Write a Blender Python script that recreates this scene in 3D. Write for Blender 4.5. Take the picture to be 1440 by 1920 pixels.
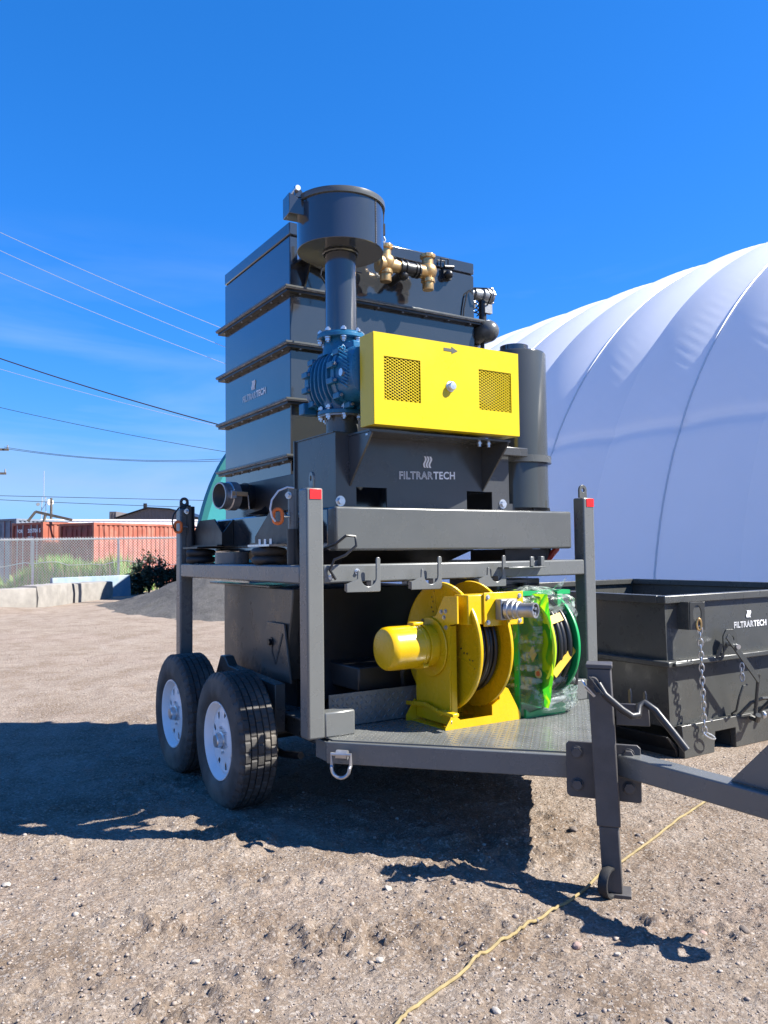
import bpy, math, random
import numpy as np
from mathutils import Vector, Matrix

for o in list(bpy.data.objects):
    bpy.data.objects.remove(o)
SC = bpy.context.scene
COL = SC.collection
R = math.radians
rnd = random.Random(7)

# ------------------------------------------------------------------ camera
CAMZ = 1.511
cam_d = bpy.data.cameras.new('camera')
cam = bpy.data.objects.new('camera', cam_d)
COL.objects.link(cam)
yaw, pitch, roll = R(32.068), R(2.892), R(-0.707)
fw = Vector((math.sin(yaw)*math.cos(pitch), math.cos(yaw)*math.cos(pitch), math.sin(pitch)))
rt = Vector((math.cos(yaw), -math.sin(yaw), 0))
up = rt.cross(fw)
rt2 = math.cos(roll)*rt + math.sin(roll)*up
up2 = math.cos(roll)*up - math.sin(roll)*rt
M = Matrix((rt2, up2, -fw)).transposed().to_4x4()
M.translation = (0, 0, CAMZ)
cam.matrix_world = M
cam_d.sensor_fit = 'VERTICAL'
cam_d.sensor_height = 36
cam_d.lens = 36*1504.76/1920
cam_d.clip_start = 0.05
cam_d.clip_end = 3000
SC.camera = cam
SC.render.resolution_x, SC.render.resolution_y = 768, 1024

# ------------------------------------------------------------------ sky and sun
SUN = Vector((0.76, -0.64, 1.0)).normalized()
SUN_EL = math.asin(SUN.z)
SUN_AZ = math.atan2(SUN.x, SUN.y)
w = bpy.data.worlds.new('World')
SC.world = w
w.use_nodes = True
nt = w.node_tree
nt.nodes.clear()
N = nt.nodes.new
sky = N('ShaderNodeTexSky')
sky.sky_type = 'NISHITA'
sky.sun_disc = False
sky.sun_elevation = SUN_EL
sky.sun_rotation = SUN_AZ
sky.altitude = 700
sky.air_density = 1.0
sky.dust_density = 0.25
sky.ozone_density = 2.6
sepc = N('ShaderNodeSeparateColor'); comb = N('ShaderNodeCombineColor')
def wm(op, a, b):
    n = N('ShaderNodeMath'); n.operation = op
    for i, x in enumerate((a, b)):
        if isinstance(x, (int, float)): n.inputs[i].default_value = x
        else: nt.links.new(x, n.inputs[i])
    return n.outputs[0]
rc = wm('MINIMUM', sepc.outputs[0], 4.0)
rr_ = wm('MULTIPLY', rc, wm('ADD', 0.108, wm('MULTIPLY', 0.01423, wm('POWER', rc, 2.0))))
gg_ = wm('MULTIPLY', 0.645, wm('POWER', wm('MINIMUM', sepc.outputs[1], 6.5), 0.757))
bb_ = wm('MINIMUM', 4.7, wm('MULTIPLY', 1.35, wm('POWER', sepc.outputs[2], 0.79)))
for i, c_ in enumerate((rr_, gg_, bb_)): nt.links.new(c_, comb.inputs[i])
tc = N('ShaderNodeTexCoord')
mp = N('ShaderNodeMapping')
mp.inputs['Scale'].default_value = (2.2, 2.2, 11)
mp.inputs['Rotation'].default_value = (0.10, -0.05, 0)
nz = N('ShaderNodeTexNoise')
nz.inputs['Scale'].default_value = 1.0
nz.inputs['Detail'].default_value = 5
nz.inputs['Roughness'].default_value = 0.55
nz.inputs['Distortion'].default_value = 0.4
cr = N('ShaderNodeMapRange')
cr.inputs['From Min'].default_value = 0.47
cr.inputs['From Max'].default_value = 0.75
cr.inputs['To Min'].default_value = 0.0
cr.inputs['To Max'].default_value = 0.95
sepw = N('ShaderNodeSeparateXYZ')
hz = N('ShaderNodeMapRange')          # thin high cloud gathers low in the sky
hz.inputs['From Min'].default_value = 0.38
hz.inputs['From Max'].default_value = 0.06
mulw = N('ShaderNodeMath'); mulw.operation = 'MULTIPLY'
mx = N('ShaderNodeMix'); mx.data_type = 'RGBA'
mx.inputs[7].default_value = (1.7, 2.6, 3.9, 1)
bg = N('ShaderNodeBackground')
bg.inputs['Strength'].default_value = 0.094
ow = N('ShaderNodeOutputWorld')
L = nt.links.new
L(sky.outputs[0], sepc.inputs[0])
L(tc.outputs['Generated'], mp.inputs[0]); L(mp.outputs[0], nz.inputs['Vector'])
L(nz.outputs[0], cr.inputs[0])
L(tc.outputs['Generated'], sepw.inputs[0]); L(sepw.outputs[2], hz.inputs[0])
L(cr.outputs[0], mulw.inputs[0]); L(hz.outputs[0], mulw.inputs[1])
L(mulw.outputs[0], mx.inputs[0]); L(comb.outputs[0], mx.inputs[6])
L(mx.outputs[2], bg.inputs[0]); L(bg.outputs[0], ow.inputs[0])

sd = bpy.data.lights.new('sun', 'SUN')
sd.energy = 5.0
sd.angle = R(0.5)
sd.color = (1.0, 0.955, 0.87)
sun = bpy.data.objects.new('sun', sd)
COL.objects.link(sun)
sun.rotation_euler = SUN.to_track_quat('Z', 'Y').to_euler()
SC.view_settings.view_transform = 'Standard'
SC.view_settings.look = 'None'
SC.view_settings.exposure = 1.45
SC.view_settings.gamma = 1
SC.view_settings.use_curve_mapping = False

# ------------------------------------------------------------------ materials
def pbr(name, col, rough=0.4, metal=0.0, var=0.0, vscale=6.0, col2=None, bump=0.0, bscale=80.0, rvar=0.0,
        spec=0.5, coat=0.0, detail=5.0, dust=0.0, wave=0.0):
    m = bpy.data.materials.new(name)
    m.use_nodes = True
    t = m.node_tree
    b = t.nodes['Principled BSDF']
    b.inputs['Base Color'].default_value = (*col, 1)
    b.inputs['Roughness'].default_value = rough
    b.inputs['Metallic'].default_value = metal
    b.inputs['Specular IOR Level'].default_value = spec
    b.inputs['Coat Weight'].default_value = coat
    b.inputs['Coat Roughness'].default_value = 0.08
    c = t.nodes.new('ShaderNodeTexCoord')
    def noise(s, d=detail):
        n = t.nodes.new('ShaderNodeTexNoise')
        n.inputs['Scale'].default_value = s
        n.inputs['Detail'].default_value = d
        n.inputs['Roughness'].default_value = 0.6
        t.links.new(c.outputs['Object'], n.inputs['Vector'])
        return n
    last = None
    if var > 0 or col2:
        n = noise(vscale)
        mr = t.nodes.new('ShaderNodeMapRange')
        mr.inputs['From Min'].default_value = 0.32
        mr.inputs['From Max'].default_value = 0.68
        t.links.new(n.outputs[0], mr.inputs[0])
        mxx = t.nodes.new('ShaderNodeMix'); mxx.data_type = 'RGBA'
        a = tuple(x*(1-var) for x in col)
        d = col2 if col2 else tuple(min(1, x*(1+var)) for x in col)
        mxx.inputs[6].default_value = (*a, 1)
        mxx.inputs[7].default_value = (*d, 1)
        t.links.new(mr.outputs[0], mxx.inputs[0])
        last = mxx.outputs[2]
    if dust > 0:
        n = noise(2.3, 7)
        mr = t.nodes.new('ShaderNodeMapRange')
        mr.inputs['From Min'].default_value = 0.46
        mr.inputs['From Max'].default_value = 0.75
        mr.inputs['To Max'].default_value = dust
        t.links.new(n.outputs[0], mr.inputs[0])
        mxx = t.nodes.new('ShaderNodeMix'); mxx.data_type = 'RGBA'
        mxx.inputs[6].default_value = (*col, 1)
        mxx.inputs[7].default_value = (0.33, 0.28, 0.22, 1)
        if last: t.links.new(last, mxx.inputs[6])
        t.links.new(mr.outputs[0], mxx.inputs[0])
        last = mxx.outputs[2]
    if last: t.links.new(last, b.inputs['Base Color'])
    if rvar > 0:
        n = noise(vscale*1.7)
        mr = t.nodes.new('ShaderNodeMapRange')
        mr.inputs['From Min'].default_value = 0.3
        mr.inputs['From Max'].default_value = 0.7
        mr.inputs['To Min'].default_value = max(0.03, rough-rvar)
        mr.inputs['To Max'].default_value = min(1, rough+rvar)
        t.links.new(n.outputs[0], mr.inputs[0])
        t.links.new(mr.outputs[0], b.inputs['Roughness'])
    nrm = None
    if wave > 0:
        n = noise(2.2, 2)
        bp = t.nodes.new('ShaderNodeBump')
        bp.inputs['Strength'].default_value = wave
        bp.inputs['Distance'].default_value = 0.05
        t.links.new(n.outputs[0], bp.inputs['Height'])
        nrm = bp
    if bump > 0:
        n = noise(bscale)
        bp = t.nodes.new('ShaderNodeBump')
        bp.inputs['Strength'].default_value = bump
        bp.inputs['Distance'].default_value = 0.01
        t.links.new(n.outputs[0], bp.inputs['Height'])
        if nrm: t.links.new(nrm.outputs[0], bp.inputs['Normal'])
        nrm = bp
    if nrm: t.links.new(nrm.outputs[0], b.inputs['Normal'])
    return m

CH = (0.080, 0.084, 0.082)
M_CH = pbr('charcoal_paint', CH, 0.26, var=0.06, vscale=3, rvar=0.07, bump=0.02, bscale=400, wave=0.05, dust=0.03, spec=0.6)
M_CHT = pbr('charcoal_tower_paint', (0.028, 0.031, 0.036), 0.11, var=0.06, vscale=2, rvar=0.04, bump=0.015, bscale=300, wave=0.08, spec=0.9, coat=0.8)
M_BIN = pbr('charcoal_shaded_bin', (0.056, 0.058, 0.055), 0.30, var=0.10, vscale=4, rvar=0.08, bump=0.02, bscale=300, wave=0.06, dust=0.05)  # charcoal paint made darker, so the shade is partly in the colour
M_HOP = pbr('charcoal_shaded_hopper', (0.048, 0.050, 0.052), 0.24, var=0.06, vscale=3, rvar=0.06, wave=0.05, spec=0.6)  # charcoal paint darkened to stand in for the guard's shadow on the hopper
M_BLK = pbr('black_paint', (0.012, 0.012, 0.013), 0.38, var=0.15, vscale=5, rvar=0.08, bump=0.05, bscale=200)
M_FRAME = pbr('trailer_frame_paint', (0.118, 0.123, 0.120), 0.27, var=0.06, vscale=3, rvar=0.06, bump=0.008, bscale=300, wave=0.03, dust=0.03, spec=0.6)
M_JACK = pbr('jack_paint', (0.070, 0.066, 0.065), 0.42, var=0.15, vscale=9, rvar=0.1, bump=0.12, bscale=120, dust=0.15)
M_HANDLE = pbr('handle_paint', (0.022, 0.022, 0.024), 0.36, var=0.2, vscale=12, bump=0.05)
M_YG = pbr('guard_yellow', (0.58, 0.44, 0.004), 0.30, var=0.02, vscale=2, rvar=0.04, wave=0.05, bump=0.02, bscale=300)
M_YR = pbr('reel_yellow', (0.60, 0.375, 0.004), 0.27, var=0.05, vscale=6, rvar=0.06, bump=0.05, bscale=150)
M_GR = pbr('reel_green', (0.012, 0.30, 0.09), 0.35, var=0.10, vscale=8, bump=0.05)
M_LIME = pbr('reel_lime', (0.42, 0.66, 0.012), 0.4, var=0.10, vscale=5, bump=0.04)
M_BLUE = pbr('blower_blue', (0.012, 0.115, 0.235), 0.32, var=0.12, vscale=14, rvar=0.08, bump=0.12, bscale=140)
M_BRASS = pbr('brass', (0.55, 0.36, 0.16), 0.38, metal=0.85, var=0.12, vscale=20, bump=0.08, bscale=120)
M_ZINC = pbr('zinc', (0.62, 0.64, 0.66), 0.33, metal=0.9, var=0.12, vscale=30, bump=0.05, bscale=150)
M_STEEL = pbr('steel', (0.42, 0.42, 0.43), 0.4, metal=0.8, var=0.15, vscale=16, bump=0.06)
M_CAST = pbr('cast_grey', (0.26, 0.27, 0.28), 0.4, metal=0.5, var=0.15, vscale=20, bump=0.08)
M_RUB = pbr('rubber', (0.017, 0.017, 0.018), 0.62, var=0.3, vscale=14, bump=0.15, bscale=200, dust=0.16)
M_TREAD = pbr('tread_rubber', (0.050, 0.047, 0.044), 0.7, var=0.25, vscale=10, bump=0.2, bscale=160, dust=0.45)
M_HOSE = pbr('hose_black', (0.012, 0.012, 0.013), 0.35, var=0.2, vscale=20)
M_WHITE = pbr('rim_white', (0.86, 0.86, 0.86), 0.32, var=0.03, vscale=6, bump=0.03, dust=0.06)
M_PRINT = pbr('white_print', (0.80, 0.81, 0.84), 0.5)
M_DARKP = pbr('dark_print', (0.05, 0.055, 0.05), 0.5)
M_RED = pbr('reflector_red', (0.75, 0.02, 0.02), 0.25, bump=0.1, bscale=400)
M_REDH = pbr('red_hose', (0.50, 0.05, 0.04), 0.4)
M_ORANGE = pbr('orange_plastic', (0.72, 0.15, 0.015), 0.35)
M_WCABLE = pbr('white_cable', (0.6, 0.62, 0.65), 0.35)
M_TAN = pbr('tan_handle', (0.42, 0.27, 0.14), 0.5)
M_SEAL = pbr('gasket_grey', (0.30, 0.28, 0.25), 0.6, var=0.5, vscale=25)
M_CORD = pbr('cord_yellow', (0.25, 0.19, 0.085), 0.55, var=0.2, vscale=20)
M_CONC = pbr('concrete', (0.23, 0.215, 0.195), 0.9, var=0.18, vscale=3, bump=0.4, bscale=14, detail=9)
M_SLAB = pbr('painted_slab', (0.30, 0.34, 0.37), 0.8, col2=(0.15, 0.24, 0.33), vscale=2.2, var=0.05, bump=0.3, bscale=10, detail=9)
M_CONT = pbr('container_orange', (0.31, 0.085, 0.050), 0.6, var=0.22, vscale=1.1, bump=0.1, bscale=20, dust=0.35)
M_CONTD = pbr('container_maroon', (0.20, 0.03, 0.025), 0.55, var=0.2, vscale=2, bump=0.1, bscale=20, dust=0.12)
M_CONTG = pbr('container_grey', (0.16, 0.19, 0.24), 0.55, var=0.2, vscale=2, dust=0.1)
M_WROOF = pbr('white_roof', (0.80, 0.80, 0.80), 0.5, var=0.04)
M_GALV = pbr('galvanised', (0.46, 0.46, 0.46), 0.45, metal=0.3, var=0.12, vscale=5)
M_TEAL = pbr('teal_fabric', (0.03, 0.25, 0.27), 0.5, var=0.06, vscale=1, wave=0.1)
M_TEALD = pbr('teal_trim', (0.012, 0.13, 0.13), 0.45)
M_SIDING = pbr('grey_siding', (0.13, 0.115, 0.115), 0.7, var=0.08, vscale=0.5)
M_POLE = pbr('weathered_wood', (0.10, 0.085, 0.07), 0.9, var=0.3, vscale=6)
M_WIRE = pbr('dark_wire', (0.02, 0.02, 0.022), 0.5)
M_WIREL = pbr('bare_wire', (0.55, 0.58, 0.58), 0.35, metal=0.6)
M_BARK = pbr('bark', (0.06, 0.045, 0.03), 0.9)
M_LEAF = pbr('leaf_dark', (0.022, 0.040, 0.020), 0.6, var=0.4, vscale=3)
M_STRAP = pbr('strap_yellow', (0.55, 0.36, 0.03), 0.5, var=0.2)
M_PLATE = pbr('checker_plate', (0.12, 0.125, 0.12), 0.26, var=0.15, vscale=5, rvar=0.1, spec=0.7, dust=0.15, bump=0.05)
def cloth_mat():
    m = pbr('white_fabric', (0.52, 0.53, 0.55), 0.6, var=0.04, vscale=0.35, spec=0.25, bump=0.03, bscale=9)
    t = m.node_tree
    p = t.nodes['Principled BSDF']; out = [n for n in t.nodes if n.type == 'OUTPUT_MATERIAL'][0]
    tl = t.nodes.new('ShaderNodeBsdfTranslucent'); tl.inputs[0].default_value = (0.25, 0.285, 0.37, 1)
    ad = t.nodes.new('ShaderNodeAddShader')
    t.links.new(p.outputs[0], ad.inputs[0]); t.links.new(tl.outputs[0], ad.inputs[1]); t.links.new(ad.outputs[0], out.inputs[0])
    return m
M_CLOTH = cloth_mat()
M_SIL = pbr('silencer_grey', (0.050, 0.054, 0.053), 0.12, var=0.05, vscale=2, spec=0.6, wave=0.03)
def film_mat():  # see-through lime made to lighten the shaded side of the reel
    m = bpy.data.materials.new('lime_brightening_film'); m.use_nodes = True
    t = m.node_tree; t.nodes.clear()
    out = t.nodes.new('ShaderNodeOutputMaterial')
    c = t.nodes.new('ShaderNodeTexCoord'); n = t.nodes.new('ShaderNodeTexNoise'); n.inputs['Scale'].default_value = 5; n.inputs['Detail'].default_value = 3; n.inputs['Distortion'].default_value = 1.2
    t.links.new(c.outputs['Object'], n.inputs['Vector'])
    cr = t.nodes.new('ShaderNodeValToRGB'); cr.color_ramp.elements[0].position = 0.47; cr.color_ramp.elements[1].position = 0.53
    cr.color_ramp.elements[0].color = (0.05, 0.42, 0.02, 1); cr.color_ramp.elements[1].color = (0.42, 0.68, 0.01, 1)
    t.links.new(n.outputs[0], cr.inputs[0])
    d = t.nodes.new('ShaderNodeBsdfDiffuse'); tl = t.nodes.new('ShaderNodeBsdfTranslucent'); g = t.nodes.new('ShaderNodeBsdfGlossy'); g.inputs['Roughness'].default_value = 0.25
    for q in (d, tl): t.links.new(cr.outputs[0], q.inputs[0])
    a = t.nodes.new('ShaderNodeMixShader'); a.inputs[0].default_value = 0.62; t.links.new(d.outputs[0], a.inputs[1]); t.links.new(tl.outputs[0], a.inputs[2])
    b = t.nodes.new('ShaderNodeMixShader'); b.inputs[0].default_value = 0.06; t.links.new(a.outputs[0], b.inputs[1]); t.links.new(g.outputs[0], b.inputs[2])
    t.links.new(b.outputs[0], out.inputs[0])
    return m
M_FILM = film_mat()
M_STICK = pbr('sticker_cream', (0.65, 0.55, 0.18), 0.5)

def grass_mat():
    m = bpy.data.materials.new('weeds'); m.use_nodes = True
    t = m.node_tree; b = t.nodes['Principled BSDF']
    g = t.nodes.new('ShaderNodeNewGeometry')
    cr = t.nodes.new('ShaderNodeValToRGB')
    e = cr.color_ramp.elements
    e[0].color = (0.07, 0.24, 0.02, 1); e[1].color = (0.42, 0.33, 0.15, 1)
    e.new(0.5).color = (0.17, 0.34, 0.03, 1); e.new(0.78).color = (0.22, 0.25, 0.08, 1)
    t.links.new(g.outputs['Random Per Island'], cr.inputs[0])
    t.links.new(cr.outputs[0], b.inputs['Base Color'])
    b.inputs['Roughness'].default_value = 0.6
    return m
M_GRASS = grass_mat()

def stone_mat():
    m = bpy.data.materials.new('gravel'); m.use_nodes = True
    t = m.node_tree; b = t.nodes['Principled BSDF']
    g = t.nodes.new('ShaderNodeNewGeometry')
    cr = t.nodes.new('ShaderNodeValToRGB')
    e = cr.color_ramp.elements
    e[0].color = (0.17, 0.128, 0.10, 1); e[1].color = (0.34, 0.30, 0.265, 1)
    e.new(0.35).color = (0.235, 0.185, 0.15, 1); e.new(0.75).color = (0.28, 0.232, 0.195, 1); e.new(0.2).color = (0.13, 0.115, 0.11, 1)
    t.links.new(g.outputs['Random Per Island'], cr.inputs[0])
    t.links.new(cr.outputs[0], b.inputs['Base Color'])
    b.inputs['Roughness'].default_value = 0.85
    return m
M_STONE = stone_mat()

def ground_mat(name, cols, bumpk=1.0):
    m = bpy.data.materials.new(name); m.use_nodes = True
    t = m.node_tree; b = t.nodes['Principled BSDF']
    ge = t.nodes.new('ShaderNodeNewGeometry')
    def noise(s, d=8, r=0.65):
        n = t.nodes.new('ShaderNodeTexNoise')
        n.inputs['Scale'].default_value = s; n.inputs['Detail'].default_value = d; n.inputs['Roughness'].default_value = r
        t.links.new(ge.outputs['Position'], n.inputs['Vector']); return n
    def mixc(f, a, bb, lo=0.35, hi=0.65, top=1.0):
        mr = t.nodes.new('ShaderNodeMapRange')
        mr.inputs['From Min'].default_value = lo; mr.inputs['From Max'].default_value = hi; mr.inputs['To Max'].default_value = top
        t.links.new(f, mr.inputs[0])
        q = t.nodes.new('ShaderNodeMix'); q.data_type = 'RGBA'
        t.links.new(mr.outputs[0], q.inputs[0])
        for i, c in ((6, a), (7, bb)):
            if isinstance(c, tuple): q.inputs[i].default_value = (*c, 1)
            else: t.links.new(c, q.inputs[i])
        return q.outputs[2]
    big = noise(0.9, 6); mid = noise(5.5, 8); fine = noise(55, 6, 0.7); reg = noise(0.35, 4)
    c = mixc(big.outputs[0], cols[0], cols[1])
    c = mixc(mid.outputs[0], c, cols[2], 0.46, 0.70, 0.75)
    c = mixc(reg.outputs[0], c, cols[3], 0.50, 0.72, 0.6)
    pat = noise(1.7, 7, 0.6)
    c = mixc(pat.outputs[0], c, cols[2], 0.47, 0.62, 0.70)
    v = t.nodes.new('ShaderNodeTexVoronoi'); v.inputs['Scale'].default_value = 95
    t.links.new(ge.outputs['Position'], v.inputs['Vector'])
    sp = t.nodes.new('ShaderNodeSeparateColor'); t.links.new(v.outputs['Color'], sp.inputs[0])
    c = mixc(sp.outputs[0], c, cols[4], 0.70, 0.95, 0.75)
    c = mixc(sp.outputs[1], c, cols[5], 0.78, 0.97, 0.65)
    q = t.nodes.new('ShaderNodeMix'); q.data_type = 'RGBA'; q.blend_type = 'MULTIPLY'
    q.inputs[0].default_value = 0.7
    t.links.new(c, q.inputs[6])
    mr = t.nodes.new('ShaderNodeMapRange')
    mr.inputs['From Min'].default_value = 0.25; mr.inputs['From Max'].default_value = 0.75
    mr.inputs['To Min'].default_value = 0.62; mr.inputs['To Max'].default_value = 1.32
    t.links.new(fine.outputs[0], mr.inputs[0]); t.links.new(mr.outputs[0], q.inputs[7])
    t.links.new(q.outputs[2], b.inputs['Base Color'])
    b.inputs['Roughness'].default_value = 0.95
    b.inputs['Specular IOR Level'].default_value = 0.15
    def bump(h, s, d, prev=None):
        bp = t.nodes.new('ShaderNodeBump')
        bp.inputs['Strength'].default_value = s; bp.inputs['Distance'].default_value = d
        t.links.new(h, bp.inputs['Height'])
        if prev: t.links.new(prev.outputs[0], bp.inputs['Normal'])
        return bp
    n1 = noise(22, 8, 0.7); n2 = noise(120, 5, 0.7)
    v2 = t.nodes.new('ShaderNodeTexVoronoi'); v2.inputs['Scale'].default_value = 62
    t.links.new(ge.outputs['Position'], v2.inputs['Vector'])
    inv = t.nodes.new('ShaderNodeMath'); inv.operation = 'SUBTRACT'; inv.inputs[0].default_value = 0.6
    t.links.new(v2.outputs['Distance'], inv.inputs[1])
    p = bump(n1.outputs[0], 0.9*bumpk, 0.035)
    p = bump(inv.outputs[0], 0.55*bumpk, 0.012, p)
    p = bump(n2.outputs[0], 0.7*bumpk, 0.008, p)
    t.links.new(p.outputs[0], b.inputs['Normal'])
    return m
M_GROUND = ground_mat('dirt_yard', [(0.255, 0.200, 0.156), (0.32, 0.262, 0.214), (0.188, 0.135, 0.094), (0.29, 0.219, 0.182), (0.40, 0.355, 0.315), (0.15, 0.118, 0.098)])
M_MOUND = ground_mat('gravel_heap', [(0.10, 0.095, 0.092), (0.13, 0.125, 0.12), (0.08, 0.076, 0.072), (0.11, 0.104, 0.10), (0.26, 0.25, 0.24), (0.05, 0.048, 0.046)], 1.6)

def wrap_mat():
    m = bpy.data.materials.new('clear_plastic_wrap'); m.use_nodes = True
    t = m.node_tree
    t.nodes.clear()
    out = t.nodes.new('ShaderNodeOutputMaterial')
    tr = t.nodes.new('ShaderNodeBsdfTransparent'); tr.inputs[0].default_value = (0.93, 0.97, 0.96, 1)
    gl = t.nodes.new('ShaderNodeBsdfGlossy'); gl.inputs['Roughness'].default_value = 0.22
    df = t.nodes.new('ShaderNodeBsdfDiffuse'); df.inputs[0].default_value = (0.8, 0.86, 0.85, 1)
    tl = t.nodes.new('ShaderNodeBsdfTranslucent'); tl.inputs[0].default_value = (0.8, 0.88, 0.86, 1)
    c = t.nodes.new('ShaderNodeTexCoord')
    mp = t.nodes.new('ShaderNodeMapping'); mp.inputs['Scale'].default_value = (7, 7, 16); mp.inputs['Rotation'].default_value = (0.5, 0.4, 0.3)
    n = t.nodes.new('ShaderNodeTexNoise'); n.inputs['Scale'].default_value = 1.2; n.inputs['Detail'].default_value = 5; n.inputs['Distortion'].default_value = 0.8
    t.links.new(c.outputs['Object'], mp.inputs[0]); t.links.new(mp.outputs[0], n.inputs['Vector'])
    mr = t.nodes.new('ShaderNodeMapRange')
    mr.inputs['From Min'].default_value = 0.47; mr.inputs['From Max'].default_value = 0.66
    mr.inputs['To Min'].default_value = 0.07; mr.inputs['To Max'].default_value = 0.62
    t.links.new(n.outputs[0], mr.inputs[0])
    bp = t.nodes.new('ShaderNodeBump'); bp.inputs['Strength'].default_value = 0.5; bp.inputs['Distance'].default_value = 0.03
    t.links.new(n.outputs[0], bp.inputs['Height']); t.links.new(bp.outputs[0], gl.inputs['Normal'])
    fr = t.nodes.new('ShaderNodeFresnel'); fr.inputs[0].default_value = 1.28
    t.links.new(bp.outputs[0], fr.inputs['Normal'])
    a1 = t.nodes.new('ShaderNodeMixShader'); a1.inputs[0].default_value = 0.6
    t.links.new(df.outputs[0], a1.inputs[1]); t.links.new(tl.outputs[0], a1.inputs[2])
    a2 = t.nodes.new('ShaderNodeMixShader')
    t.links.new(mr.outputs[0], a2.inputs[0]); t.links.new(tr.outputs[0], a2.inputs[1]); t.links.new(a1.outputs[0], a2.inputs[2])
    a3 = t.nodes.new('ShaderNodeMixShader')
    t.links.new(fr.outputs[0], a3.inputs[0]); t.links.new(a2.outputs[0], a3.inputs[1]); t.links.new(gl.outputs[0], a3.inputs[2])
    t.links.new(a3.outputs[0], out.inputs[0])
    return m
M_WRAP = wrap_mat()

# ------------------------------------------------------------------ mesh helpers
ORG = {}
def V(*a): return np.array(a, float)
def unit(v): v = np.array(v, float); return v/np.linalg.norm(v)
def basis(ax):
    ax = unit(ax)
    h = V(0, 0, 1) if abs(ax[2]) < 0.9 else V(1, 0, 0)
    u = unit(np.cross(h, ax)); v = np.cross(ax, u)
    return u, v, ax

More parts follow.
